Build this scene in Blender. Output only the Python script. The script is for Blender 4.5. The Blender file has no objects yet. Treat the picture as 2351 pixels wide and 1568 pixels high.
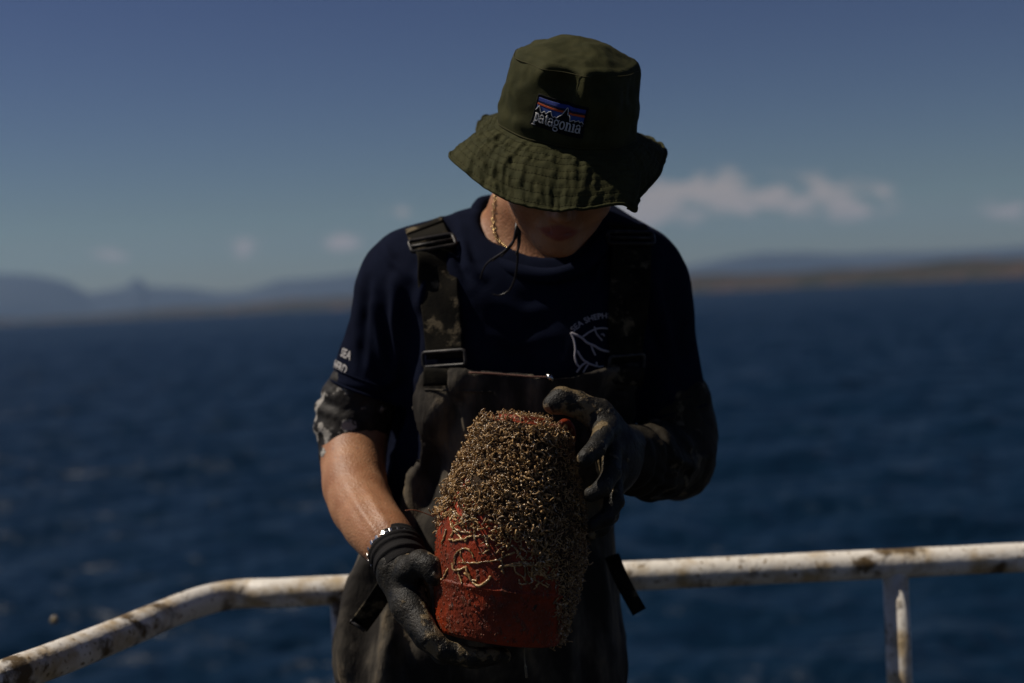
import bpy, math, random
import numpy as np
from mathutils import Vector, Matrix
from mathutils.bvhtree import BVHTree

random.seed(7)
RNG = np.random.default_rng(11)
SC = bpy.context.scene
COL = SC.collection

# ------------------------------------------------------------------ camera
CAM_H = 1.25
PITCH, ROLL = math.atan(95 / 3265.3), math.radians(2.75)
fwd = Vector((0, math.cos(PITCH), -math.sin(PITCH)))
r0 = Vector((1, 0, 0)); u0 = Vector((0, math.sin(PITCH), math.cos(PITCH)))
rgt = r0 * math.cos(ROLL) - u0 * math.sin(ROLL)
upv = u0 * math.cos(ROLL) + r0 * math.sin(ROLL)
CAM = Vector((0, 0, CAM_H))
cd = bpy.data.cameras.new('camera'); cam = bpy.data.objects.new('camera', cd); COL.objects.link(cam)
cam.matrix_world = Matrix(((rgt.x, upv.x, -fwd.x, CAM.x), (rgt.y, upv.y, -fwd.y, CAM.y), (rgt.z, upv.z, -fwd.z, CAM.z), (0, 0, 0, 1)))
cd.lens = 50; cd.sensor_width = 36; cd.clip_start = .05; cd.clip_end = 90000
cd.dof.use_dof = True; cd.dof.focus_distance = 1.715; cd.dof.aperture_fstop = 2.6
SC.camera = cam

# ------------------------------------------------------------------ light
SUN = Vector((-.57, .06, .82)).normalized()
w = bpy.data.worlds.new('World'); SC.world = w; w.use_nodes = True
wt = w.node_tree; wt.nodes.clear()
def wn(t, **k):
    n = wt.nodes.new(t)
    for a, b in k.items(): setattr(n, a, b)
    return n
def wmath(op, a, b=None, clamp=False):
    n = wn('ShaderNodeMath', operation=op); n.use_clamp = clamp
    for i, v in enumerate((a, b)):
        if v is None: continue
        if isinstance(v, (int, float)): n.inputs[i].default_value = v
        else: wt.links.new(v, n.inputs[i])
    return n.outputs[0]
sky = wn('ShaderNodeTexSky', sky_type='NISHITA'); sky.sun_disc = False
sky.sun_elevation = math.asin(SUN.z); sky.sun_rotation = math.atan2(SUN.x, SUN.y)
sky.air_density = 1.0; sky.dust_density = .35; sky.ozone_density = 1.6
tc = wn('ShaderNodeTexCoord'); sp = wn('ShaderNodeSeparateXYZ'); wt.links.new(tc.outputs['Generated'], sp.inputs[0])
hl = wmath('SQRT', wmath('ADD', wmath('MULTIPLY', sp.outputs[0], sp.outputs[0]), wmath('MULTIPLY', sp.outputs[1], sp.outputs[1])))
el = wmath('DIVIDE', sp.outputs[2], hl)                      # tan(elevation)
az = wmath('ARCTAN2', sp.outputs[0], sp.outputs[1])          # 0 = +Y
cmb = wn('ShaderNodeCombineXYZ'); wt.links.new(az, cmb.inputs[0]); wt.links.new(wmath('MULTIPLY', el, 2.2), cmb.inputs[1])
nz = wn('ShaderNodeTexNoise'); nz.inputs['Scale'].default_value = 36; nz.inputs['Detail'].default_value = 5; nz.inputs['Roughness'].default_value = .55
wt.links.new(cmb.outputs[0], nz.inputs['Vector'])
nz2 = wn('ShaderNodeTexNoise'); nz2.inputs['Scale'].default_value = 3.2; nz2.inputs['Detail'].default_value = 2
wt.links.new(cmb.outputs[0], nz2.inputs['Vector'])
def pdir(px, py):
    v = fwd * 3265.3 + rgt * (px - 1175.5) + upv * (784 - py)
    return math.atan2(v.x, v.y), v.z / math.hypot(v.x, v.y)
cov = None
for px, py, rx, ry, s in ((1500, 462, 210, 75, 1.25), (1620, 448, 230, 68, 1.15), (1750, 455, 170, 55, 1.15), (1860, 452, 140, 62, 1.1), (1950, 462, 130, 50, .95), (2351, 480, 110, 40, .8), (2500, 470, 150, 60, .9),
                          (795, 552, 75, 30, .72), (565, 572, 70, 30, .68), (930, 488, 70, 25, .45), (265, 585, 65, 25, .42), (1230, 530, 200, 40, .6)):
    a0, e0 = pdir(px, py)
    dx = wmath('MULTIPLY', wmath('SUBTRACT', az, a0), 3265.3 / rx); dy = wmath('MULTIPLY', wmath('SUBTRACT', el, e0), 3265.3 / ry)
    m = wmath('MULTIPLY', wmath('SUBTRACT', 1, wmath('SQRT', wmath('ADD', wmath('MULTIPLY', dx, dx), wmath('MULTIPLY', dy, dy)))), s)
    cov = m if cov is None else wmath('MAXIMUM', cov, m)
# scattered low clouds elsewhere round the horizon
b1 = wmath('MULTIPLY', wmath('SUBTRACT', el, .075), 14.0)
band = wmath('SUBTRACT', 1, wmath('MULTIPLY', b1, b1))
away = wmath('MULTIPLY', wmath('SUBTRACT', wmath('ABSOLUTE', az), .5), 4.0, True)
gen = wmath('MULTIPLY', wmath('MINIMUM', band, wmath('MULTIPLY', wmath('SUBTRACT', nz2.outputs[0], .52), 9.0)), away)
cov = wmath('MAXIMUM', cov, gen)
nn = wmath('MULTIPLY', wmath('SUBTRACT', nz.outputs[0], .53), 5.0)
cm = wmath('MULTIPLY', wmath('ADD', cov, nn), 1.5, True)
cm = wmath('MULTIPLY', cm, wmath('MULTIPLY', wmath('MAXIMUM', cov, 0.0), 3.0, True))
cm = wmath('MULTIPLY', cm, .88)
hsv = wn('ShaderNodeHueSaturation'); hsv.inputs['Hue'].default_value = .518; hsv.inputs['Saturation'].default_value = .95; hsv.inputs['Value'].default_value = .180
gm = wn('ShaderNodeGamma'); gm.inputs[1].default_value = 1.8; wt.links.new(sky.outputs[0], gm.inputs[0]); wt.links.new(gm.outputs[0], hsv.inputs['Color'])
mx = wn('ShaderNodeMix', data_type='RGBA'); wt.links.new(cm, mx.inputs[0]); wt.links.new(hsv.outputs[0], mx.inputs[6])
mx.inputs[7].default_value = (9.2, 7.9, 7.1, 1)
bg = wn('ShaderNodeBackground'); bg.inputs[1].default_value = .05; wt.links.new(mx.outputs[2], bg.inputs[0])
wo = wn('ShaderNodeOutputWorld'); wt.links.new(bg.outputs[0], wo.inputs[0])

sd = bpy.data.lights.new('sun', 'SUN'); sd.energy = 5.0; sd.angle = math.radians(.53); sd.color = (1, .91, .79)
so = bpy.data.objects.new('sun', sd); COL.objects.link(so); so.location = (0, 0, 60)
so.rotation_euler = (-SUN).to_track_quat('-Z', 'Y').to_euler()
SC.view_settings.view_transform = 'Standard'; SC.view_settings.look = 'None'
SC.view_settings.exposure = -0.3; SC.view_settings.gamma = 1; SC.view_settings.use_curve_mapping = False
SC.cycles.use_denoising = True
try: SC.cycles.denoiser = 'OPENIMAGEDENOISE'
except Exception: pass
SC.cycles.max_bounces = 6; SC.cycles.volume_bounces = 0

# ------------------------------------------------------------------ helpers
def P(px, py, d):
    k = d / 3265.3
    return CAM + fwd * d + rgt * ((px - 1175.5) * k) + upv * ((784 - py) * k)
def px2m(px, d): return px * d / 3265.3
FW, RG, UP, C0 = (np.array(v) for v in (fwd, rgt, upv, CAM))
def uv_of(V):
    r = V - C0; d = r @ FW
    return np.stack([1175.5 + 3265.3 * (r @ RG) / d, 784 - 3265.3 * (r @ UP) / d, d], -1)

def vnoise(p, f, seed=0):
    p = np.asarray(p, float) * f + 137.0
    i = np.floor(p).astype(np.int64); t = p - i; t = t * t * (3 - 2 * t)
    def h(a):
        n = (a[:, 0] * 73856093) ^ (a[:, 1] * 19349663) ^ (a[:, 2] * 83492791) ^ (seed * 2654435761 & 0xffffffff)
        n = (n ^ (n >> 13)) * 1274126177 & 0xffffffff
        n = (n ^ (n >> 16)) * 2246822519 & 0xffffffff
        return ((n >> 8) & 0xffff) / 32767.5 - 1
    out = 0
    for a in (0, 1):
        for b in (0, 1):
            for c in (0, 1):
                wgt = (t[:, 0] if a else 1 - t[:, 0]) * (t[:, 1] if b else 1 - t[:, 1]) * (t[:, 2] if c else 1 - t[:, 2])
                out = out + wgt * h(i + np.array([a, b, c]))
    return out
def fbm(p, f, o=3, seed=0):
    s = 0; a = 1
    for k in range(o): s = s + a * vnoise(p, f * 2 ** k, seed + k); a *= .5
    return s

def link(o, parent=None):
    COL.objects.link(o)
    if parent is not None:
        o.parent = parent
        o.matrix_parent_inverse = WINV[top(parent).name]
    return o
WINV = {}
def top(o):
    while o.parent: o = o.parent
    return o
def thing(name, label, cat, loc, group=None):
    o = bpy.data.objects.new(name, None); o.location = loc; o.empty_display_size = .1; COL.objects.link(o)
    o['label'] = label; o['category'] = cat
    if group: o['group'] = group
    WINV[o.name] = Matrix.Translation(-Vector(loc))
    return o
def mesh_obj(name, V, F, mat, parent=None, smooth=True, kind=None, label=None):
    me = bpy.data.meshes.new(name)
    V = np.asarray(V, float)
    if isinstance(F, np.ndarray):
        n, k = F.shape
        me.vertices.add(len(V)); me.vertices.foreach_set('co', V.ravel())
        me.loops.add(n * k); me.loops.foreach_set('vertex_index', F.ravel().astype(np.int32))
        me.polygons.add(n); me.polygons.foreach_set('loop_start', np.arange(0, n * k, k, dtype=np.int32))
        me.update(calc_edges=True); me.validate()
    else:
        me.from_pydata([tuple(v) for v in V], [], [tuple(f) for f in F]); me.update()
    if smooth: me.polygons.foreach_set('use_smooth', np.ones(len(me.polygons), bool))
    if mat: me.materials.append(mat)
    o = bpy.data.objects.new(name, me)
    # children keep world-space vertices; their root only translates
    if parent is not None:
        COL.objects.link(o); o.parent = parent
        if parent.parent is None and parent.type == 'EMPTY': o.matrix_parent_inverse = WINV[parent.name]
    else: COL.objects.link(o)
    if kind: o['kind'] = kind
    if label: o['label'] = label
    return o

def tube(pts, rad, n=8, cap=True):
    pts = [Vector(p) for p in pts]; m = len(pts)
    if not hasattr(rad, '__len__'): rad = [rad] * m
    V = []; F = []
    t0 = (pts[1] - pts[0]).normalized()
    u = t0.orthogonal().normalized()
    for i, p in enumerate(pts):
        t = (pts[min(i + 1, m - 1)] - pts[max(i - 1, 0)]).normalized()
        u = (u - t * u.dot(t)).normalized(); v = t.cross(u)
        for k in range(n):
            a = 2 * math.pi * k / n
            V.append(p + (u * math.cos(a) + v * math.sin(a)) * rad[i])
    for i in range(m - 1):
        for k in range(n):
            F.append((i * n + k, i * n + (k + 1) % n, (i + 1) * n + (k + 1) % n, (i + 1) * n + k))
    if cap:
        F.append(tuple(range(n))[::-1]); F.append(tuple((m - 1) * n + k for k in range(n)))
    return V, F
def spline(pts, n=8):
    pts = [Vector(p) for p in pts]; out = []
    for i in range(len(pts) - 1):
        a, b, c, d = pts[max(i - 1, 0)], pts[i], pts[i + 1], pts[min(i + 2, len(pts) - 1)]
        for k in range(n):
            t = k / n
            out.append(.5 * ((2 * b) + (c - a) * t + (2 * a - 5 * b + 4 * c - d) * t * t + (3 * b - a - 3 * c + d) * t ** 3))
    out.append(pts[-1]); return out
def join(parts):
    V = []; F = []
    for v, f in parts:
        n = len(V); V += list(v); F += [tuple(i + n for i in q) for q in f]
    return V, F
def grid_mesh(A, wrap=False):
    """A: (m, n, 3) array of points -> V, F"""
    m, n, _ = A.shape
    i, j = np.meshgrid(np.arange(m - 1), np.arange(n if wrap else n - 1), indexing='ij')
    j2 = (j + 1) % n
    return A.reshape(-1, 3), np.stack([i * n + j, i * n + j2, (i + 1) * n + j2, (i + 1) * n + j], -1).reshape(-1, 4)

# ---- implicit surfaces: smooth unions of tapered capsules and ellipsoids, meshed by surface nets
class Field:
    def __init__(s, lo, hi, res):
        s.lo = np.array(lo, float); s.res = res
        s.n = np.ceil((np.array(hi) - s.lo) / res).astype(int) + 1
        s.f = np.full(s.n, .5, np.float32)
        s.ax = [s.lo[i] + np.arange(s.n[i]) * res for i in range(3)]
    def block(s, lo, hi, m):
        sl = []
        for i in range(3):
            a = max(0, int((lo[i] - m - s.lo[i]) / s.res)); b = min(s.n[i], int((hi[i] + m - s.lo[i]) / s.res) + 2)
            if b <= a: return None, None
            sl.append(slice(a, b))
        X = [s.ax[0][sl[0]][:, None, None], s.ax[1][sl[1]][None, :, None], s.ax[2][sl[2]][None, None, :]]
        return tuple(sl), X
    def comb(s, sl, d, k, sub=False):
        a = s.f[sl]
        if sub:
            h = np.maximum(k - np.abs(a + d), 0) / k; s.f[sl] = np.maximum(a, -d) + h * h * k / 4
        else:
            h = np.maximum(k - np.abs(a - d), 0) / k; s.f[sl] = np.minimum(a, d) - h * h * k / 4
    def cap(s, a, b, ra, rb=None, k=.01, off=0, sub=False):
        rb = ra if rb is None else rb; a = np.array(a, float); b = np.array(b, float); ra += off; rb += off
        m = max(ra, rb) + k + 4 * s.res
        sl, X = s.block(np.minimum(a, b), np.maximum(a, b), m)
        if sl is None: return
        e = b - a; q = [X[i] - a[i] for i in range(3)]
        t = np.clip((q[0] * e[0] + q[1] * e[1] + q[2] * e[2]) / max(e @ e, 1e-12), 0, 1)
        d = np.sqrt((q[0] - t * e[0]) ** 2 + (q[1] - t * e[1]) ** 2 + (q[2] - t * e[2]) ** 2) - (ra + t * (rb - ra))
        s.comb(sl, d, k, sub)
    def chain(s, pts, rad, k=.008, off=0):
        for i in range(len(pts) - 1): s.cap(pts[i], pts[i + 1], rad[i], rad[i + 1], k, off)
    def ell(s, c, r, R=None, k=.02, off=0, sub=False):
        c = np.array(c, float); r = np.array(r, float) + off; R = np.eye(3) if R is None else R   # rows of R = local axes
        m = k + 4 * s.res; e = np.sqrt(((R * r[:, None]) ** 2).sum(0))
        sl, X = s.block(c - e, c + e, m)
        if sl is None: return
        q = [X[i] - c[i] for i in range(3)]
        L = [q[0] * R[i, 0] + q[1] * R[i, 1] + q[2] * R[i, 2] for i in range(3)]
        k0 = np.sqrt(sum((L[i] / r[i]) ** 2 for i in range(3))); k1 = np.sqrt(sum((L[i] / r[i] ** 2) ** 2 for i in range(3))) + 1e-9
        s.comb(sl, k0 * (k0 - 1) / k1, k, sub)
    def torus(s, c, ax, R, r, k=.006):
        c = np.array(c, float); ax = np.array(ax, float); ax /= np.linalg.norm(ax)
        sl, X = s.block(c, c, R + r + k + 4 * s.res)
        if sl is None: return
        q = [X[i] - c[i] for i in range(3)]
        h = q[0] * ax[0] + q[1] * ax[1] + q[2] * ax[2]
        rr = np.sqrt(np.maximum(q[0] ** 2 + q[1] ** 2 + q[2] ** 2 - h * h, 0))
        s.comb(sl, np.sqrt((rr - R) ** 2 + h * h) - r, k)
    def points(s):
        return np.stack(np.meshgrid(*s.ax, indexing='ij'), -1)
    def clip(s, d): s.f = np.maximum(s.f, d.astype(np.float32))
    def mesh(s, smooth=2):
        f = s.f; sg = f < 0; n = np.array(f.shape)
        c = np.zeros(n - 1, np.int8); cs = [(a, b, d) for a in (0, 1) for b in (0, 1) for d in (0, 1)]
        for a, b, d in cs: c += sg[a:n[0] - 1 + a, b:n[1] - 1 + b, d:n[2] - 1 + d]
        act = (c > 0) & (c < 8); idx = np.argwhere(act); acc = np.zeros((len(idx), 3)); cnt = np.zeros(len(idx))
        for a in cs:
            for ax in range(3):
                if a[ax]: continue
                b = list(a); b[ax] = 1
                fa = f[tuple((idx + a).T)]; fb = f[tuple((idx + b).T)]; m = (fa < 0) != (fb < 0)
                t = np.where(m, fa / np.where(m, fa - fb, 1), 0); p = np.tile(np.array(a, float), (len(idx), 1)); p[:, ax] = t
                acc += p * m[:, None]; cnt += m
        V = s.lo + (idx + acc / cnt[:, None]) * s.res
        im = np.full(act.shape, -1); im[act] = np.arange(len(idx)); Fs = []
        for ax in range(3):
            sl0 = [slice(1, n[i] - 1) for i in range(3)]; sl0[ax] = slice(0, n[ax] - 1)
            sl1 = list(sl0); sl1[ax] = slice(1, n[ax])
            e = np.argwhere(sg[tuple(sl0)] != sg[tuple(sl1)])
            e += np.array([0 if i == ax else 1 for i in range(3)])
            u, v = [i for i in range(3) if i != ax]
            def at(du, dv):
                g = e.copy(); g[:, u] -= du; g[:, v] -= dv
                return im[tuple(g.T)]
            q = np.stack([at(1, 1), at(0, 1), at(0, 0), at(1, 0)], -1)
            fl = sg[tuple(e.T)] if ax != 1 else ~sg[tuple(e.T)]
            q[~fl] = q[~fl][:, ::-1]; Fs.append(q)
        F = np.concatenate(Fs); F = F[(F >= 0).all(1)]
        for _ in range(smooth): V = relax(V, F)
        return V, F
def relax(V, F, lam=.5):
    S = np.zeros_like(V); c = np.zeros(len(V))
    for i in range(4):
        for j in ((i + 1) % 4, (i - 1) % 4):
            np.add.at(S, F[:, i], V[F[:, j]]); np.add.at(c, F[:, i], 1)
    return V + lam * (S / np.maximum(c, 1)[:, None] - V)
def normals(V, F):
    n = np.cross(V[F[:, 2]] - V[F[:, 0]], V[F[:, 3]] - V[F[:, 1]]); N = np.zeros_like(V)
    for i in range(4): np.add.at(N, F[:, i], n)
    return N / np.maximum(np.linalg.norm(N, axis=1), 1e-12)[:, None]
def folds(V, F, lines, side=-1):
    """push cloth in or out along creases given as polylines on the front of the garment"""
    N = normals(V, F); uv = uv_of(V); front = np.clip(-(N @ FW) * 2.5 + .3, 0, 1) if side < 0 else 1
    D = np.zeros(len(V))
    for amp, wd, pl in lines:
        best = np.full(len(V), 1e9); fade = np.zeros(len(V)); pl = np.array(pl, float); L = len(pl) - 1
        for i in range(L):
            e = pl[i + 1] - pl[i]; q = uv[:, :2] - pl[i]; t = np.clip((q @ e) / (e @ e), 0, 1)
            d = np.linalg.norm(q - t[:, None] * e, axis=1); m = d < best
            best[m] = d[m]; fade[m] = ((i + t) / L)[m]
        g = np.exp(-(best / wd) ** 2) - .45 * np.exp(-((best - 1.9 * wd) / wd) ** 2)
        D += amp * g * np.sin(np.pi * np.clip(fade * .9 + .05, 0, 1)) ** .6
    return V + N * (D * front)[:, None]
def bvh_of(V, F): return BVHTree.FromPolygons([Vector(v) for v in V], [tuple(int(i) for i in f) for f in F])
def drop(bvh, px, py, off=.001, d0=.6):
    """point on a garment under a pixel of the photograph"""
    o = CAM; dirv = (P(px, py, 1.0) - CAM).normalized()
    h = bvh.ray_cast(o + dirv * d0, dirv)
    if h[0] is None: return None, None
    n = h[1] if h[1].dot(dirv) < 0 else -h[1]
    return h[0] + n * off, n

# ------------------------------------------------------------------ materials
def M(name, base, rough=.6, spec=.5, var=None, vscale=30, vlo=.35, vhi=.65, detail=4, bump=0, bscale=200, bdetail=3, mud=None, mscale=18, mlo=.52, mhi=.6, mrough=.5,
      metal=0, sheen=0, sss=0, ior=1.45, aniso=None, attr=None, speck=None, rvar=0, mudattr=None):
    m = bpy.data.materials.new(name); m.use_nodes = True; t = m.node_tree; b = t.nodes['Principled BSDF']
    b.inputs['Roughness'].default_value = rough; b.inputs['Specular IOR Level'].default_value = spec; b.inputs['Metallic'].default_value = metal; b.inputs['IOR'].default_value = ior
    if sheen: b.inputs['Sheen Weight'].default_value = sheen
    if sss: b.inputs['Subsurface Weight'].default_value = sss; b.inputs['Subsurface Scale'].default_value = .006; b.inputs['Subsurface Radius'].default_value = (1, .35, .2)
    tc = t.nodes.new('ShaderNodeTexCoord'); vec = tc.outputs['Object']
    if aniso:
        mp = t.nodes.new('ShaderNodeMapping'); mp.inputs['Scale'].default_value = aniso; t.links.new(vec, mp.inputs[0]); vec = mp.outputs[0]
    def noise(s, d, r=.55):
        n = t.nodes.new('ShaderNodeTexNoise'); n.inputs['Scale'].default_value = s; n.inputs['Detail'].default_value = d; n.inputs['Roughness'].default_value = r
        t.links.new(vec, n.inputs['Vector']); return n.outputs[0]
    def ramp(x, lo, hi):
        n = t.nodes.new('ShaderNodeMapRange'); n.interpolation_type = 'SMOOTHSTEP'; n.inputs[1].default_value = lo; n.inputs[2].default_value = hi; t.links.new(x, n.inputs[0]); return n.outputs[0]
    def mixc(f, a, c):
        n = t.nodes.new('ShaderNodeMix'); n.data_type = 'RGBA'; t.links.new(f, n.inputs[0])
        for s, v in ((6, a), (7, c)):
            if isinstance(v, tuple): n.inputs[s].default_value = (*v[:3], 1)
            else: t.links.new(v, n.inputs[s])
        return n.outputs[2]
    col = base
    if var: col = mixc(ramp(noise(vscale, detail), vlo, vhi), base, var)
    if attr:
        a = t.nodes.new('ShaderNodeAttribute'); a.attribute_name = attr[0]; col = mixc(a.outputs['Fac'], col, attr[1])
    if speck: col = mixc(ramp(noise(speck[1], 2, .5), speck[2], speck[3]), col, speck[0])
    if mud:
        nf = noise(mscale, 5, .6)
        if mudattr:
            a = t.nodes.new('ShaderNodeAttribute'); a.attribute_name = mudattr; ma = t.nodes.new('ShaderNodeMath'); ma.operation = 'MULTIPLY_ADD'; ma.inputs[1].default_value = .19
            t.links.new(a.outputs['Fac'], ma.inputs[0]); t.links.new(nf, ma.inputs[2]); nf = ma.outputs[0]
        f = ramp(nf, mlo, mhi); col = mixc(f, col, mud)
        n = t.nodes.new('ShaderNodeMapRange'); n.inputs[3].default_value = rough; n.inputs[4].default_value = mrough; t.links.new(f, n.inputs[0]); t.links.new(n.outputs[0], b.inputs['Roughness'])
    elif rvar:
        n = t.nodes.new('ShaderNodeMapRange'); n.inputs[1].default_value = .3; n.inputs[2].default_value = .7; n.inputs[3].default_value = rough - rvar; n.inputs[4].default_value = rough + rvar
        t.links.new(noise(vscale * 1.7, 4), n.inputs[0]); t.links.new(n.outputs[0], b.inputs['Roughness'])
    if isinstance(col, tuple): b.inputs['Base Color'].default_value = (*col[:3], 1)
    else: t.links.new(col, b.inputs['Base Color'])
    if bump:
        h = noise(bscale, bdetail)
        if mud:
            a = t.nodes.new('ShaderNodeMath'); a.operation = 'ADD'; t.links.new(h, a.inputs[0]); t.links.new(f, a.inputs[1]); h = a.outputs[0]
        n = t.nodes.new('ShaderNodeBump'); n.inputs['Strength'].default_value = 1; n.inputs['Distance'].default_value = bump; t.links.new(h, n.inputs['Height']); t.links.new(n.outputs[0], b.inputs['Normal'])
    return m

MUD = (.16, .118, .064)
m_skin = M('skin', (.41, .205, .105), .45, .4, var=(.32, .145, .07), vscale=26, bump=.0011, bscale=300, sss=.12, attr=('lip', (.28, .085, .065)), speck=((.30, .15, .09), 85, .70, .74))
m_hat = M('olive_cotton', (.031, .032, .0112), .8, .12, var=(.044, .043, .0155), vscale=45, bump=.0007, bscale=900, speck=((.13, .12, .06), 900, .70, .78))
m_hat_in = M('hat_lining', (.03, .028, .013), .9, .2)
m_stitch = M('olive_thread', (.050, .045, .017), .8, .2)
m_shirt = M('navy_cotton', (.0050, .0068, .0165), .95, .05, var=(.0064, .0088, .021), vscale=25, bump=.0005, bscale=700)
m_bib = M('charcoal_wader', (.022, .0195, .017), .8, .1, var=(.092, .080, .063), vscale=20, vlo=.42, vhi=.68, bump=.0016, bscale=150, bdetail=5, mud=(.14, .108, .070), mscale=20, mlo=.54, mhi=.74, mrough=.85, aniso=(1, 1, .38))
m_strap = M('black_webbing', (.007, .0065, .0055), .85, .08, var=(.016, .014, .010), vscale=35, bump=.0006, bscale=500, mud=(.11, .088, .055), mscale=30, mlo=.55, mhi=.66, mrough=.8)
m_buckle = M('worn_buckle', (.02, .018, .017), .45, .35, var=(.07, .06, .05), vscale=80, vlo=.5, vhi=.7)
m_zip = M('pink_piping', (.20, .11, .085), .8, .1)
m_sleeve = M('rubber_sleeve', (.012, .011, .0105), .6, .2, var=(.028, .025, .022), vscale=20, bump=.001, bscale=160, mud=(.30, .28, .25), mscale=30, mlo=.55, mhi=.60, mrough=.7)
m_sleeve_r = M('muddy_rubber_sleeve', (.009, .008, .0065), .7, .12, var=(.026, .021, .014), vscale=20, bump=.0012, bscale=160, mud=(.10, .08, .05), mscale=24, mlo=.585, mhi=.63, mrough=.75)
m_cuff = M('black_knit', (.012, .011, .011), .85, .2, bump=.0008, bscale=500)
m_glove = M('muddy_rubber_glove', (.010, .010, .0092), .5, .25, var=(.024, .021, .016), vscale=60, bump=.0016, bscale=360, mud=MUD, mscale=42, mlo=.60, mhi=.68, mrough=.3, mudattr='mudw')
m_steel = M('steel', (.62, .6, .57), .22, .5, metal=1, var=(.5, .48, .46), vscale=120)
m_gold = M('gold', (.75, .55, .25), .25, .5, metal=1)
m_hair = M('dark_hair', (.012, .010, .009), .38, .5)
m_boot = M('rubber_boot', (.02, .02, .02), .45)
m_buoy = M('weathered_red_plastic', (.27, .034, .009), .42, .3, var=(.14, .024, .009), vscale=22, vlo=.4, vhi=.65, bump=.0016, bscale=260, bdetail=4, mud=(.15, .05, .025), mscale=70, mlo=.56, mhi=.66, mrough=.32, speck=((.03, .022, .018), 46, .70, .73), aniso=(1.2, 1.2, .7))
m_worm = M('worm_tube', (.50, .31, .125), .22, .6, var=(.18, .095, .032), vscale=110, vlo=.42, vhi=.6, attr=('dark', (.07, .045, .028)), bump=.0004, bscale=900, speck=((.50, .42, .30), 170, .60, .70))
m_crust = M('wet_silt', (.050, .030, .014), .6, .1, var=(.026, .015, .008), vscale=120, bump=.003, bscale=260)
m_rail = M('chipped_white_paint', (.80, .75, .66), .42, .45, var=(.50, .38, .22), vscale=16, vlo=.44, vhi=.66, detail=8, bump=.0010, bscale=90, mud=(.12, .078, .034), mscale=17, mlo=.53, mhi=.66, mrough=.8, speck=((.22, .15, .07), 120, .62, .70))
m_white = M('white_thread', (.62, .61, .60), .7, .3, var=(.5, .49, .48), vscale=600, bump=.0006, bscale=1500)
m_print = M('white_print', (.45, .43, .42), .8, .1)
m_print_dim = M('grey_print', (.36, .34, .37), .8, .15)
m_black = M('black_thread', (.007, .007, .008), .8, .2, bump=.0005, bscale=1500)
m_blue = M('royal_blue_thread', (.022, .045, .25), .55, .35, bump=.0006, bscale=1400)
m_blue2 = M('sky_blue_thread', (.032, .075, .27), .55, .35, bump=.0006, bscale=1400)
m_navy = M('navy_thread', (.006, .010, .04), .6, .3, bump=.0005, bscale=1400)
m_orange = M('orange_thread', (.52, .085, .02), .55, .3, bump=.0006, bscale=1400)
m_deck = M('deck_paint', (.018, .021, .020), .7, .2, var=(.035, .03, .025), vscale=3, bump=.002, bscale=60)
m_hill = M('dry_coast', (.052, .041, .031), .95, .1, var=(.030, .031, .022), vscale=.012, vlo=.40, vhi=.60, detail=5, speck=((.060, .043, .034), .008, .56, .64))
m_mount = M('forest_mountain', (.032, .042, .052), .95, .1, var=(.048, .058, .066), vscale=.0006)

# ------------------------------------------------------------------ water
def make_water():
    az = np.concatenate([np.radians(np.linspace(-32, 32, 700)), np.radians(np.linspace(32, 328, 150))[1:-1]])
    rr = np.concatenate([[.3, 2, 4, 6, 8], np.geomspace(9.5, 420, 560), np.geomspace(420, 48000, 60)[1:]])
    A, R = np.meshgrid(az, rr); X = R * np.sin(A); Y = R * np.cos(A); Z = np.zeros_like(X)
    rng = np.random.default_rng(5)
    for i in range(56):
        L = .32 * (7 / .32) ** rng.random(); th = math.radians(-70 + rng.normal(0, 34)); k = 2 * math.pi / L
        a = .0088 * L ** .80; ph = rng.random() * 6.28
        s = np.sin(k * (X * math.cos(th) + Y * math.sin(th)) + ph + .9 * np.sin(.31 * X / L ** .4 + .23 * Y / L ** .4 + ph * 3))
        Z += a * (.36 - np.abs(s) ** 1.0 * .57) * 2.2 * np.clip(1.5 - R * .018 / L, 0, 1) if i % 2 else a * s * np.clip(1.5 - R * .018 / L, 0, 1)
    Z *= np.clip(1.25 - R / 900, 0, 1)
    V, F = grid_mesh(np.stack([X, Y, Z - 1.75], -1), True)
    m = bpy.data.materials.new('sea_water'); m.use_nodes = True; t = m.node_tree; b = t.nodes['Principled BSDF']
    b.inputs['Base Color'].default_value = (.0033, .0155, .036, 1); b.inputs['Roughness'].default_value = .36; b.inputs['IOR'].default_value = 1.33; b.inputs['Specular IOR Level'].default_value = .22
    tc = t.nodes.new('ShaderNodeTexCoord'); hs = None
    for s, d, a, sx in ((.9, 6, .30, 1.7), (5.5, 3, .03, 1.5), (.12, 4, 1.1, 2.0)):
        mp = t.nodes.new('ShaderNodeMapping'); mp.inputs['Scale'].default_value = (1, sx, 1); mp.inputs['Rotation'].default_value = (0, 0, .25); t.links.new(tc.outputs['Object'], mp.inputs[0])
        n = t.nodes.new('ShaderNodeTexNoise'); n.inputs['Scale'].default_value = s; n.inputs['Detail'].default_value = d; t.links.new(mp.outputs[0], n.inputs['Vector'])
        q = t.nodes.new('ShaderNodeMath'); q.operation = 'MULTIPLY'; q.inputs[1].default_value = a; t.links.new(n.outputs[0], q.inputs[0])
        if hs is None: hs = q.outputs[0]
        else:
            ad = t.nodes.new('ShaderNodeMath'); ad.operation = 'ADD'; t.links.new(hs, ad.inputs[0]); t.links.new(q.outputs[0], ad.inputs[1]); hs = ad.outputs[0]
    bp = t.nodes.new('ShaderNodeBump'); bp.inputs['Distance'].default_value = 1; bp.inputs['Strength'].default_value = 1; t.links.new(hs, bp.inputs['Height']); t.links.new(bp.outputs[0], b.inputs['Normal'])
    mesh_obj('water', V, F, m, kind='structure')
make_water()

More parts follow.
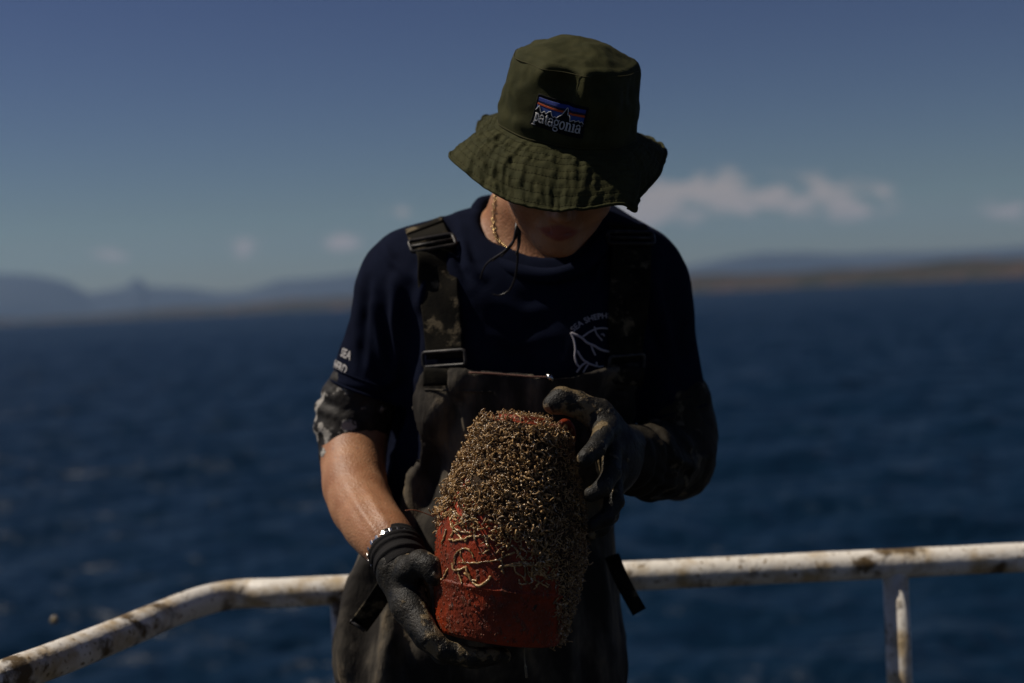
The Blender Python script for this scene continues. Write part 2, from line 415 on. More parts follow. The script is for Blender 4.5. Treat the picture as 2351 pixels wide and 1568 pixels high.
# ------------------------------------------------------------------ far land
def land(name, ctrl, Dfun, deep, mat, jag, seed, n=420):
    xs = np.linspace(ctrl[0][0], ctrl[-1][0], n); ys = np.interp(xs, [c[0] for c in ctrl], [c[1] for c in ctrl])
    prof = [(0, 0), (.05, .35), (.2, .62), (.4, .82), (.6, 1), (.8, .75), (1, 0)]
    A = np.zeros((len(prof) * 3 - 2, n, 3)); rows = np.linspace(0, len(prof) - 1, len(prof) * 3 - 2)
    u = np.interp(rows, range(len(prof)), [p[0] for p in prof]); h = np.interp(rows, range(len(prof)), [p[1] for p in prof])
    for j in range(n):
        D = Dfun(xs[j]); c = P(xs[j], ys[j], D); top_z = c.z + 1.75
        dirv = Vector((c.x, c.y, 0)).normalized()
        for i in range(len(rows)):
            q = dirv * (math.hypot(c.x, c.y) + (u[i] - .6) * deep)
            A[i, j] = (q.x, q.y, -1.95 + top_z * h[i])
    nz_ = fbm(A.reshape(-1, 3) * np.array([1, 1, 0]), 1 / (deep * .35), 4, seed).reshape(A.shape[:2])
    A[:, :, 2] += nz_ * jag * (h[:, None] ** .7)
    A[0, :, 2] = A[-1, :, 2] = -6
    V, F = grid_mesh(A)
    return mesh_obj(name, V, F, mat, kind='structure')
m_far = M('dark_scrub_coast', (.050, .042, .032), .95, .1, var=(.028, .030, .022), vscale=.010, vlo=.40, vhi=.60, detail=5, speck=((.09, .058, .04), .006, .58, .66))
land('far_coast', [(-2200, 850), (-600, 765), (0, 733), (200, 724), (400, 706), (600, 694), (800, 681), (1100, 663), (1300, 652), (1500, 648), (1640, 664)], lambda x: np.interp(x, [0, 1600], [6500, 4500]), 700, m_far, 4, 3)
land('coast_hills', [(1250, 686), (1330, 660), (1450, 640), (1570, 633), (1750, 625), (1950, 617), (2100, 607), (2351, 590), (3000, 556), (4600, 440)], lambda x: np.interp(x, [1200, 2351], [4400, 3000]), 700, m_hill, 5, 4)
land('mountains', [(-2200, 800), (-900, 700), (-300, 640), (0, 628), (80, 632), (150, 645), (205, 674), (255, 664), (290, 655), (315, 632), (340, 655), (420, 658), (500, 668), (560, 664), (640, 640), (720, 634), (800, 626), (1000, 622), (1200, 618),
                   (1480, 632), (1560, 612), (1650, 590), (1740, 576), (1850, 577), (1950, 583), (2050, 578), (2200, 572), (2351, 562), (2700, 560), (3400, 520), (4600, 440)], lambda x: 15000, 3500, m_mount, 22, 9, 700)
# air between: pale haze over the sea and the land
def haze():
    bm_v = [(x, y, z) for x in (-21000, 21000) for y in (-3000, 20500) for z in (-8, 900)]
    F = [(0, 1, 3, 2), (4, 6, 7, 5), (0, 4, 5, 1), (2, 3, 7, 6), (0, 2, 6, 4), (1, 5, 7, 3)]
    m = bpy.data.materials.new('haze_air'); m.use_nodes = True; t = m.node_tree; t.nodes.clear()
    o = t.nodes.new('ShaderNodeOutputMaterial'); v = t.nodes.new('ShaderNodeVolumePrincipled')
    v.inputs['Color'].default_value = (.40, .62, 1.0, 1); v.inputs['Density'].default_value = 3.6e-5; v.inputs['Anisotropy'].default_value = .1
    t.links.new(v.outputs[0], o.inputs['Volume'])
    mesh_obj('haze', bm_v, F, m, smooth=False, kind='stuff')
haze()

# ------------------------------------------------------------------ deck and railing
def box(x0, x1, y0, y1, z0, z1):
    V = [(x, y, z) for x in (x0, x1) for y in (y0, y1) for z in (z0, z1)]
    return V, [(0, 1, 3, 2), (4, 6, 7, 5), (0, 4, 5, 1), (2, 3, 7, 6), (0, 2, 6, 4), (1, 5, 7, 3)]
dk = [box(-1.6, 4.5, -3.5, 2.55, -.12, 0), box(-1.45, 4.4, -3.4, 2.45, -2.2, -.12), box(-1.6, 4.5, 2.45, 2.55, 0.004, .09)]
mesh_obj('deck', *join(dk), m_deck, smooth=False, kind='structure')
rl = thing('railing', 'rusty white painted pipe railing behind the person', 'railing', (P(2055, 1300, 2.35).x, P(2055, 1300, 2.35).y, 0))
zr = P(1500, 1320, 2.35).z
def rp(px, py, d=2.35):
    q = P(px, py, d); return Vector((q.x, q.y, zr))
pathpts = [Vector((3.6, 2.35, zr)), Vector((2.2, 2.35, zr)), rp(2351, 1284), rp(1800, 1305), rp(1450, 1322), rp(1100, 1340), rp(800, 1350), rp(640, 1360)]
# the corner: find where each sight line meets the rail's height
def at_z(px, py):
    dv = P(px, py, 1) - CAM; s = (zr - CAM_H) / dv.z; return CAM + dv * s
pathpts += [at_z(px, py) for px, py in ((560, 1363), (500, 1371), (440, 1388), (370, 1415), (300, 1445), (150, 1505), (0, 1560), (-130, 1615))]
lastd = (pathpts[-1] - pathpts[-3]).normalized(); pathpts += [pathpts[-1] + lastd * .35, pathpts[-1] + lastd * .8]
sp_ = spline(pathpts, 14)
V, F = tube(sp_, .0243, 28)
V = np.array(V); V += (fbm(V, 14, 3, 4) * .0007)[:, None] * (V - np.repeat(np.array([tuple(p) for p in sp_]), 28, 0)) / .0243
mesh_obj('top_rail', V, F, m_rail, rl)
for q in (rp(2055, 1300), rp(785, 1351), pathpts[-1] + Vector((.004, .01, 0)), Vector((3.1, 2.35, zr))):
    parts = [tube([q + Vector((0, 0, -.012)), q + Vector((0, 0, -.3)), q + Vector((0, 0, -.6)), Vector((q.x, q.y, .012))], .0208, 24)]
    ring = [q + Vector((0, 0, -.0255)), q + Vector((0, 0, -.03))]
    o = mesh_obj('post', *parts[0], m_rail, rl)
    mesh_obj('base_flange', *tube([Vector((q.x, q.y, .001)), Vector((q.x, q.y, .012))], .05, 24), m_rail, o)

# ------------------------------------------------------------------ person
person = thing('person', 'person in olive bucket hat and muddy dark bib waders holding the red buoy', 'person', (P(1120, 1500, 2.06).x, 2.05, 0))
# joints
SL, EL, WL = P(928, 660, 2.06), P(812, 1005, 2.07), P(918, 1282, 1.835)
SR, ER, WR = P(1476, 662, 2.06), P(1562, 1040, 2.06), P(1448, 1052, 1.875)
NB, NH = P(1243, 580, 2.05), P(1258, 440, 1.985)
# head frame
ha = Vector((.12, -.5, .86)).normalized(); hf = Vector((-.02, -.866, -.5)); hf = (hf - ha * hf.dot(ha)).normalized(); hs = ha.cross(hf).normalized()   # hs points to viewer's right or left
if hs.x < 0: hs = -hs
HR = np.array([hs, hf, ha])
ta = Vector((.165, -.355, .925)).normalized()                                # hat axis
tf = Vector((-.03, -1, 0)); tf = (tf - ta * tf.dot(ta)).normalized(); tr = ta.cross(tf)
if tr.x < 0: tr = -tr
HB = P(1301, 298, 1.845)                                                     # centre of the crown's base
HC = HB - ta * .034 + Vector((-.002, .004, 0))
def hp(s, f, a): return HC + hs * s + hf * f + ha * a

def torso(F, off=0):
    F.ell(P(1195, 800, 2.055), (.158, .102, .165), k=.03, off=off)
    F.ell(P(1160, 1080, 2.06), (.140, .096, .20), k=.05, off=off)
    F.ell(P(1120, 1330, 2.07), (.160, .110, .13), k=.05, off=off)
    F.cap(P(1160, 545, 2.065), P(940, 630, 2.06), .048, .058, k=.035, off=off)
    F.cap(P(1360, 545, 2.065), P(1462, 620, 2.06), .048, .057, k=.035, off=off)
    F.cap(P(1000, 690, 2.03), P(1420, 690, 2.03), .075, .075, k=.05, off=off)
    for x in (1080, 1310): F.ell(P(x, 830, 1.99), (.062, .048, .06), k=.05, off=off)

def make_body():
    B = Field((-.32, 1.68, .70), (.33, 2.24, 1.60), .0034)
    torso(B, -.006)
    B.cap(NB, NH, .058, .051, k=.03); B.cap(P(1186, 585, 2.05), P(1192, 478, 2.03), .046, .044, k=.02)
    B.cap(P(1150, 560, 2.05), NB, .03, .05, k=.04)
    B.chain([SL, EL], [.046, .040], k=.02); B.chain([EL, P(812, 1030, 2.055), P(811, 1075, 2.02), P(815, 1120, 1.985), P(832, 1165, 1.945), P(858, 1206, 1.90), P(890, 1243, 1.865), WL], [.039, .0375, .0372, .0370, .0358, .0330, .0290, .026], k=.03)
    B.chain([SR, ER], [.046, .038], k=.02); B.chain([ER, WR], [.040, .027], k=.02)
    # head
    B.ell(HC, (.073, .092, .092), HR, k=.01)
    B.ell(hp(0, .030, -.047), (.059, .061, .060), HR, k=.02)
    B.cap(hp(-.045, .012, -.066), hp(-.013, .068, -.091), .017, .014, k=.025); B.cap(hp(.045, .012, -.066), hp(.013, .068, -.091), .017, .014, k=.025)
    B.ell(hp(0, .076, -.088), (.019, .016, .014), HR, k=.02)
    for s in (-1, 1):
        B.ell(hp(s * .042, .062, -.036), (.022, .018, .022), HR, k=.02)               # cheeks
        B.ell(hp(s * .031, .094, .001), (.017, .014, .012), HR, k=.008, sub=True)     # eye sockets
        B.ell(hp(s * .031, .077, .001), (.0125, .0125, .0125), HR, k=.003)
        B.cap(hp(s * .012, .088, .018), hp(s * .045, .078, .018), .006, .005, k=.012)
        B.ell(hp(s * .075, -.006, -.012), (.008, .019, .03), HR, k=.008)              # ears
        B.ell(hp(s * .010, .092, -.040), (.0085, .010, .0075), HR, k=.006)
    B.cap(hp(0, .088, .004), hp(0, .107, -.034), .0078, .0105, k=.012)
    B.ell(hp(0, .086, -.062), (.024, .011, .014), HR, k=.012)
    for i in range(-5, 6):
        x = i * .0042; c = abs(i) / 5
        B.ell(hp(x, .0955 - .011 * c ** 2, -.0585 - .0018 * c + (.0012 if abs(i) == 2 else 0)), (.0042, .0046, .0042 * (1 - .5 * c)), HR, k=.003)
        B.ell(hp(x, .0945 - .011 * c ** 2, -.0685 + .004 * c ** 2), (.0042, .0052, .0052 * (1 - .5 * c)), HR, k=.003)
    B.cap(hp(-.022, .094, -.0633), hp(.022, .094, -.0633), .0015, .0015, k=.003, sub=True)
    V, F = B.mesh(2)
    V = folds(V, F, [(.0012, 9, [(790, 1110), (840, 1185), (895, 1260)]), (.0010, 7, [(840, 1120), (880, 1190), (915, 1245)]), (-.0008, 6, [(825, 1150), (862, 1205), (900, 1250)])])
    o = mesh_obj('body', V, F, m_skin, person)
    q = (V - np.array(HC)) @ HR.T
    lip = np.clip(1.35 - np.sqrt((q[:, 0] / .0215) ** 2 + ((q[:, 2] + .0640) / (.0105 - .18 * np.abs(q[:, 0]))) ** 2), 0, .35) / .35 * (q[:, 1] > .06)
    a = o.data.attributes.new('lip', 'FLOAT', 'POINT'); a.data.foreach_set('value', lip.astype(np.float32))
    return V, F
bodyV, bodyF = make_body()

# ---- shirt
def make_shirt():
    S = Field((-.36, 1.85, .78), (.37, 2.26, 1.42), .0042)
    torso(S, .007)
    hemL, hemR = P(845, 905, 2.065), P(1546, 950, 2.06)
    S.cap(SL, hemL, .060, .057, k=.03); S.cap(SR, hemR, .059, .053, k=.03)
    S.cap(P(925, 690, 2.05), P(980, 800, 2.05), .04, .03, k=.05); S.cap(P(1490, 700, 2.05), P(1450, 800, 2.05), .04, .03, k=.05)
    S.cap(P(920, 850, 2.10), P(885, 1000, 2.10), .05, .055, k=.05); S.cap(P(885, 1000, 2.10), P(885, 1200, 2.09), .055, .055, k=.05); S.cap(P(1462, 860, 2.085), P(1425, 1060, 2.08), .040, .035, k=.05)
    p = S.points()
    for h, s in ((hemL, SL), (hemR, SR)):
        ax = np.array((h - s).normalized()); hv = np.array(h)
        d = (p - hv) @ ax
        near = np.linalg.norm((p - hv) - d[..., None] * ax, axis=-1) < .075
        S.f = np.where(near & (d > -.02), np.maximum(S.f, d), S.f)
    S.cap(NB + Vector((0, -.005, -.02)), NH + Vector((0, -.01, .05)), .066, .064, k=.012, sub=True); S.cap(P(1180, 590, 2.03), P(1186, 440, 2.02), .047, .052, k=.012, sub=True)
    V, F = S.mesh(3)
    V = folds(V, F, [(.006, 14, [(1000, 520), (985, 600), (960, 700)]), (.006, 12, [(905, 640), (905, 740), (915, 860)]), (-.006, 16, [(935, 660), (950, 760), (940, 880)]),
                     (.004, 9, [(1060, 560), (1075, 610), (1110, 640)]), (-.004, 10, [(1035, 500), (1045, 570), (1075, 650)]), (.005, 12, [(860, 700), (875, 800), (905, 880)]),
                     (-.004, 9, [(845, 640), (835, 740), (830, 850)]), (.004, 10, [(830, 880), (870, 890), (910, 870)]), (-.003, 6, [(760, 885), (820, 900), (900, 925)]),
                     (.006, 14, [(1500, 620), (1515, 720), (1540, 860)]), (-.005, 12, [(1470, 640), (1500, 760), (1560, 900)]), (.004, 10, [(1390, 540), (1375, 640), (1330, 700)]),
                     (.002, 16, [(1120, 680), (1200, 720), (1290, 700)]), (.002, 14, [(1100, 760), (1180, 790), (1280, 770)]), (.004, 10, [(880, 560), (900, 600), (950, 640)])])
    V += normals(V, F) * (fbm(V, 16, 3, 21) * .0022)[:, None]
    o = mesh_obj('t_shirt', V, F, m_shirt, person)
    c = spline([P(1150, 462, 2.10), P(1104, 472, 2.062), P(1096, 520, 2.032), P(1118, 578, 1.992), P(1172, 618, 1.958), P(1260, 634, 1.942), P(1335, 612, 1.95), P(1385, 560, 1.985), P(1402, 515, 2.03), P(1392, 480, 2.06), P(1350, 470, 2.10), P(1250, 462, 2.12), P(1150, 462, 2.10)], 8)
    mesh_obj('collar', *tube(c, .0115, 10, False), m_shirt, o)
    for h, s, r in ((hemL, SL, .0575), (hemR, SR, .0535)):
        ax = (h - s).normalized(); u = ax.orthogonal().normalized(); v = ax.cross(u)
        for off, nm in ((-.004, 'hem_edge'), (-.022, 'hem_seam')):
            ring = [h + ax * off + (u * math.cos(a) + v * math.sin(a)) * (r + .001) for a in np.linspace(0, 2 * math.pi, 41)]
            mesh_obj(nm, *tube(ring, .0022 if nm == 'hem_edge' else .001, 6, False), m_shirt, o)
    return V, F, o
shirtV, shirtF, shirt = make_shirt()
shirtB = bvh_of(shirtV, shirtF)

# ---- waders
def poly_sdf(u, v, poly):
    d = np.full(u.shape, 1e9); s = np.ones(u.shape); n = len(poly)
    for i in range(n):
        ax, ay = poly[i]; bx, by = poly[i - 1]; ex, ey = bx - ax, by - ay; wx, wy = u - ax, v - ay
        t = np.clip((wx * ex + wy * ey) / (ex * ex + ey * ey), 0, 1); d = np.minimum(d, (wx - t * ex) ** 2 + (wy - t * ey) ** 2)
        c1 = v >= ay; c2 = v < by; c3 = ex * wy > ey * wx
        fl = (c1 & c2 & c3) | (~c1 & ~c2 & ~c3); s = np.where(fl, -s, s)
    return s * np.sqrt(d)
BIB = [(968, 846), (1060, 850), (1170, 856), (1262, 862), (1320, 856), (1400, 846), (1466, 834), (1474, 930), (1466, 1000), (1440, 1100), (1480, 1230), (1900, 1260), (1900, 4000), (400, 4000), (400, 1290), (815, 1262), (880, 1240), (918, 1185), (934, 1120),
       (962, 1060), (966, 990), (944, 935), (958, 880)]
def make_waders():
    Wd = Field((-.30, 1.84, .03), (.23, 2.30, 1.19), .0048)
    torso(Wd, .021)
    Wd.ell(P(1150, 960, 1.985), (.135, .06, .09), k=.05)                        # slack chest panel
    LL = [P(1014, 1320, 2.06), P(974, 1500, 2.06)]; LL += [Vector((LL[1].x - .012, 2.06, .45)), Vector((LL[1].x - .02, 2.07, .10))]
    RL = [P(1250, 1330, 2.06), P(1266, 1500, 2.06)]; RL += [Vector((RL[1].x + .012, 2.06, .45)), Vector((RL[1].x + .02, 2.07, .10))]
    Wd.chain(LL, [.122, .128, .105, .088], k=.03); Wd.chain(RL, [.105, .105, .098, .088], k=.03)
    Wd.cap(P(1120, 1250, 2.06), P(1120, 1380, 2.05), .125, .13, k=.06)
    p = Wd.points(); uv = uv_of(p.reshape(-1, 3)); d = (poly_sdf(uv[:, 0], uv[:, 1], BIB) * uv[:, 2] / 3265.3).reshape(Wd.f.shape)
    inner = Wd.f + .007
    Wd.clip(d)
    Wd.f = np.where((uv[:, 1].reshape(Wd.f.shape) < 1150) & (p[..., 1] < 2.3), np.maximum(Wd.f, -inner), Wd.f)
    V, F = Wd.mesh(2)
    V = folds(V, F, [(.018, 28, [(972, 890), (978, 950), (985, 1010)]), (-.010, 20, [(1010, 880), (1035, 930), (1040, 1000)]), (.008, 18, [(960, 1050), (955, 1120), (930, 1180)]),
                     (.010, 22, [(1050, 870), (1020, 930), (1000, 980)]), (-.008, 20, [(1000, 1040), (985, 1110), (950, 1210)]), (.006, 20, [(1130, 880), (1150, 940), (1140, 1000)]),
                     (.006, 16, [(1440, 880), (1445, 960), (1430, 1040)]), (-.006, 16, [(1395, 880), (1400, 960), (1395, 1040)]),
                     (.011, 18, [(850, 1275), (815, 1330), (795, 1420), (785, 1560)]), (-.011, 20, [(860, 1320), (840, 1400), (835, 1560)]), (.010, 18, [(895, 1390), (900, 1470), (880, 1568)]),
                     (-.008, 18, [(930, 1500), (960, 1540), (1000, 1600)]), (.008, 20, [(1380, 1260), (1390, 1400), (1400, 1560)]), (-.008, 18, [(1340, 1480), (1350, 1530), (1350, 1600)])])
    V += normals(V, F) * (fbm(V * np.array([1, 1, .45]), 13, 3, 33) * .0052 + fbm(V * np.array([1, 1, .6]), 42, 3, 35) * .0014)[:, None]
    o = mesh_obj('bib_waders', V, F, m_bib, person)
    return V, F, o
wadV, wadF, waders = make_waders(); wadB = bvh_of(wadV, wadF)
def boots():
    for x, s in ((wadV[(wadV[:, 2] < .2) & (wadV[:, 0] < -.05)][:, 0].mean(), -1), (wadV[(wadV[:, 2] < .2) & (wadV[:, 0] > -.03)][:, 0].mean(), 1)):
        B = Field((x - .12, 1.78, -.005), (x + .12, 2.24, .3), .006)
        B.cap((x, 2.07, .28), (x, 2.09, .07), .078, .058, k=.03); B.cap((x, 2.11, .045), (x + s * .02, 1.9, .04), .046, .05, k=.04); B.ell((x + s * .02, 1.89, .035), (.052, .07, .04), k=.03)
        p = B.points(); B.clip(-(p[..., 2] - .001)); mesh_obj('boot', *B.mesh(2), m_boot, person)
boots()

def band(pts, nrm, wd, th, bow=.0):
    """a flat strap: centre line, outward normals, width, thickness -> closed mesh"""
    m = len(pts); V = []; F = []; xs = (-1, -.92, 0, .92, 1)
    for i, p in enumerate(pts):
        t = (pts[min(i + 1, m - 1)] - pts[max(i - 1, 0)]).normalized(); n = (nrm[i] - t * nrm[i].dot(t)).normalized(); b = t.cross(n)
        for x in xs: V.append(p + b * (x * wd / 2) + n * (th * (1 if abs(x) < .95 else .6) / 2))
        for x in xs[::-1]: V.append(p + b * (x * wd / 2) - n * (th * (1 if abs(x) < .95 else .6) / 2))
    k = 10
    for i in range(m - 1):
        for j in range(k): F.append((i * k + j, i * k + (j + 1) % k, (i + 1) * k + (j + 1) % k, (i + 1) * k + j))
    F.append(tuple(range(k))[::-1]); F.append(tuple((m - 1) * k + j for j in range(k)))
    return V, F
def smooth_list(L, it=3):
    for _ in range(it): L = [L[0]] + [(L[i - 1] + L[i] * 2 + L[i + 1]) * .25 for i in range(1, len(L) - 1)] + [L[-1]]
    return L
def front_strap(name, pix, wd, off=.005, th=.003, extra=(), pre=()):
    pts = []; nr = []
    for px, py in pix:
        q, n = drop(shirtB, px, py, off)
        if q is not None: pts.append(q); nr.append(n)
    pts = smooth_list(pts, 4); nr = smooth_list(nr, 6)
    for e in extra: pts.append(e); nr.append(nr[-1])
    for e, n in pre: pts.insert(0, e); nr.insert(0, n)
    mesh_obj(name, *band(pts, nr, wd, th), m_strap, waders)
    return pts, nr
def lin(pl, n):
    pl = np.array(pl, float); s = np.r_[0, np.cumsum(np.linalg.norm(np.diff(pl, axis=0), axis=1))]; t = np.linspace(0, s[-1], n)
    return [(np.interp(a, s, pl[:, 0]), np.interp(a, s, pl[:, 1])) for a in t]
def over_shoulder(q0, xin):
    """continue a strap over the shoulder and down to the back"""
    out = []
    for k, (dy, dz, dx) in enumerate(((.03, .003, 0), (.07, .002, .2), (.115, -.03, .4), (.14, -.10, .6), (.15, -.2, .8), (.15, -.32, 1))):
        out.append((Vector((q0.x + dx * xin, q0.y + dy, q0.z + dz)), Vector((-xin * [4, 4, 3, 1, 0, 0][k], [-.4, .2, .7, 1, 1, 1][k], [1, 1, .7, .2, 0, 0][k])).normalized()))
    return out
lp, ln = front_strap('shoulder_strap', lin([(975, 522), (995, 570), (1008, 660), (1018, 740), (1025, 822)], 26), .055)
mesh_obj('shoulder_strap', *band([Vector(p) for p, n in [(lp[1] + ln[1] * .003, ln[1])] + over_shoulder(lp[0], .10)], [ln[1]] + [n for p, n in over_shoulder(lp[0], .10)], .055, .003), m_strap, waders)
rp_, rn = front_strap('shoulder_strap', lin([(1440, 520), (1450, 570), (1446, 660), (1436, 760), (1430, 830)], 26), .055)
mesh_obj('shoulder_strap', *band([Vector(p) for p, n in [(rp_[1] + rn[1] * .003, rn[1])] + over_shoulder(rp_[0], -.10)], [rn[1]] + [n for p, n in over_shoulder(rp_[0], -.10)], .055, .003), m_strap, waders)
def loop_buckle(c, n, t, wd, hg, r=.0028, bar=True):
    b = t.cross(n).normalized(); K = []
    for sx, sy in ((-1, -1), (1, -1), (1, 1), (-1, 1)):
        for a in (0, .5, 1):
            ang = {(-1, -1): math.pi, (1, -1): 1.5 * math.pi, (1, 1): 0, (-1, 1): .5 * math.pi}[(sx, sy)] + a * math.pi / 2
            K.append(c + b * (sx * (wd / 2 - .004) + math.cos(ang) * .004) + t * (sy * (hg / 2 - .004) + math.sin(ang) * .004))
    K.append(K[0]); parts = [tube(K, r, 8, False)]
    if bar: parts.append(tube([c - b * wd / 2, c + b * wd / 2], r * .9, 8))
    return join(parts)
i = 4
mesh_obj('slide_buckle', *loop_buckle(lp[i] + ln[i] * .004, ln[i], (lp[i + 1] - lp[i]).normalized(), .063, .022), m_buckle, waders)
i = len(lp) - 1
mesh_obj('loop_buckle', *loop_buckle(lp[i] + ln[i] * .003, ln[i], (lp[i] - lp[i - 1]).normalized(), .064, .02, .0026, False), m_buckle, waders)
i = 3
mesh_obj('slide_buckle', *loop_buckle(rp_[i] + rn[i] * .004, rn[i], (rp_[i + 1] - rp_[i]).normalized(), .063, .022), m_buckle, waders)
i = len(rp_) - 1
mesh_obj('loop_buckle', *loop_buckle(rp_[i] + rn[i] * .003, rn[i], (rp_[i] - rp_[i - 1]).normalized(), .064, .02, .0026, False), m_buckle, waders)
def on_waders(pix, off=.002):
    pts = []; nr = []
    for px, py in pix:
        q, n = drop(wadB, px, py, off)
        if q is not None: pts.append(q); nr.append(n)
    return pts, smooth_list(nr, 3) if len(nr) > 2 else nr
for pl in ([(1024, 832), (1022, 850), (1024, 884)], [(1430, 836), (1430, 850), (1426, 880)]):
    a, b = on_waders(lin(pl, 9), .003)
    if len(a) > 2: mesh_obj('strap_tab', *band(smooth_list(a, 3), [Vector((-.05, -1, .1))] * len(a), .056, .0028), m_strap, waders)
a, b = on_waders(lin([(1076, 856), (1120, 858), (1170, 862), (1225, 866), (1262, 868)], 18), .0015)
if len(a) > 2: mesh_obj('top_piping', *tube(smooth_list(a, 2), .0012, 8), m_zip, waders)
if a: mesh_obj('zip_pull', *tube([a[-1] + Vector((-.004, -.002, .003)), a[-1] + Vector((0, -.004, 0)), a[-1] + Vector((.004, -.004, -.006))], [.003, .0045, .0025], 8), m_steel, waders)
for pl in ([(975, 895), (1060, 897), (1130, 900)],):
    a, b = on_waders(lin(pl, 14), .0008)
    if len(a) > 3: mesh_obj('bib_seam', *tube(smooth_list(a, 2), .0014, 6), m_bib, waders)
# loose belt ends at both hips
q = [P(1405, 1275, 1.99), P(1418, 1310, 1.985), P(1440, 1355, 1.985), P(1468, 1405, 1.98)]
q = spline(q, 5); mesh_obj('belt_end', *band(q, [Vector((-.25, -1, .15)).normalized()] * len(q), .021, .003), m_strap, waders)
q = spline([P(905, 1320, 1.905), P(885, 1350, 1.90), P(855, 1395, 1.905), P(822, 1440, 1.91)], 5); mesh_obj('belt_end', *band(q, [Vector((.55, -1, -.1)).normalized()] * len(q), .030, .003), m_strap, waders)
mesh_obj('belt_keeper', *tube([P(805, 1424, 1.905), P(838, 1448, 1.90)], .003, 8), m_buckle, waders)

# ---- arm covers
def arm_sleeves():
    S = Field((-.33, 1.85, .94), (-.12, 2.18, 1.20), .003)
    ax = (EL - SL).normalized(); e0 = P(832, 902, 2.066)
    S.chain([e0, P(812, 985, 2.066), P(808, 1050, 2.045), P(808, 1075, 2.03)], [.052, .050, .044, .043], k=.01)
    for (px, py, d, R, r) in ((812, 918, 2.066, .036, .014), (805, 958, 2.066, .039, .0155), (800, 992, 2.062, .038, .0150), (806, 1022, 2.054, .040, .0085), (808, 1058, 2.036, .0405, .0070)):
        S.torus(P(px, py, d), ax, R, r, k=.005)
    p = S.points(); d = (p - np.array(P(812, 1072, 2.030))) @ np.array((P(818, 1110, 1.985) - P(812, 1040, 2.045)).normalized()); S.clip(d - .004)
    V, F = S.mesh(2); V += normals(V, F) * (fbm(V, 45, 3, 8) * .0028)[:, None]
    mesh_obj('arm_sleeve', V, F, m_sleeve, person, label='black arm sleeve bunched above the bare forearm')
    S = Field((.03, 1.78, .92), (.35, 2.19, 1.17), .003)
    S.chain([P(1550, 925, 2.06), P(1557, 1000, 2.06), P(1552, 1055, 2.045), P(1500, 1060, 1.955), P(1432, 1050, 1.865)], [.054, .053, .053, .048, .037], k=.02)
    axr = (WR - ER).normalized()
    for (px, py, d, R, r) in ((1478, 1057, 1.925, .042, .009), (1455, 1054, 1.895, .038, .009), (1505, 1062, 1.965, .046, .009), (1436, 1050, 1.868, .034, .008)): S.torus(P(px, py, d), axr, R, r, k=.01)
    V, F = S.mesh(2); V += normals(V, F) * (fbm(V, 26, 3, 9) * .0032)[:, None]
    V = folds(V, F, [(.005, 10, [(1520, 985), (1545, 1050), (1600, 1080)]), (-.004, 10, [(1560, 1010), (1590, 1040), (1620, 1030)]), (.004, 8, [(1500, 1090), (1530, 1115), (1570, 1110)])])
    mesh_obj('arm_sleeve', V, F, m_sleeve_r, person, label='muddy dark sleeve covering elbow and forearm')
arm_sleeves()

# ---- gloves
def mudw(o, V, gain=1.0):
    q = V - np.array(Bb0); ax = np.array(Ba0); h = q @ ax; r = np.linalg.norm(q - h[:, None] * ax, axis=1)
    w_ = np.clip(1 - np.maximum(r - .093, -.012 - h) / .030, 0, 1) ** 1.2 * gain
    a = o.data.attributes.new('mudw', 'FLOAT', 'POINT'); a.data.foreach_set('value', w_.astype(np.float32))
Bb0 = P(1143, 1463, 1.795); Ba0 = (P(1206, 966, 1.815) - Bb0).normalized()
def cuff(g, w0, w1, r):
    C = Field(np.minimum(w0, w1) - .06, np.maximum(w0, w1) + .06, .0014); ax = w1 - w0; n = ax.normalized()
    C.cap(w0, w1, r, r - .001, k=.003)
    for t in np.linspace(-.05, .95, 6): C.torus(w0.lerp(w1, t) + Vector((0, 0, .0012 * math.sin(t * 23))), ax + Vector((.05 * math.sin(t * 31), .05 * math.cos(t * 17), 0)) * ax.length, r - .0012, .0036 + .0008 * math.sin(t * 40), k=.002)
    p = C.points(); d = (p - np.array(w0)) @ np.array(n); C.clip(np.maximum(-d - .005, d - ax.length - .012))
    mesh_obj('cuff', *C.mesh(1), m_cuff, g)
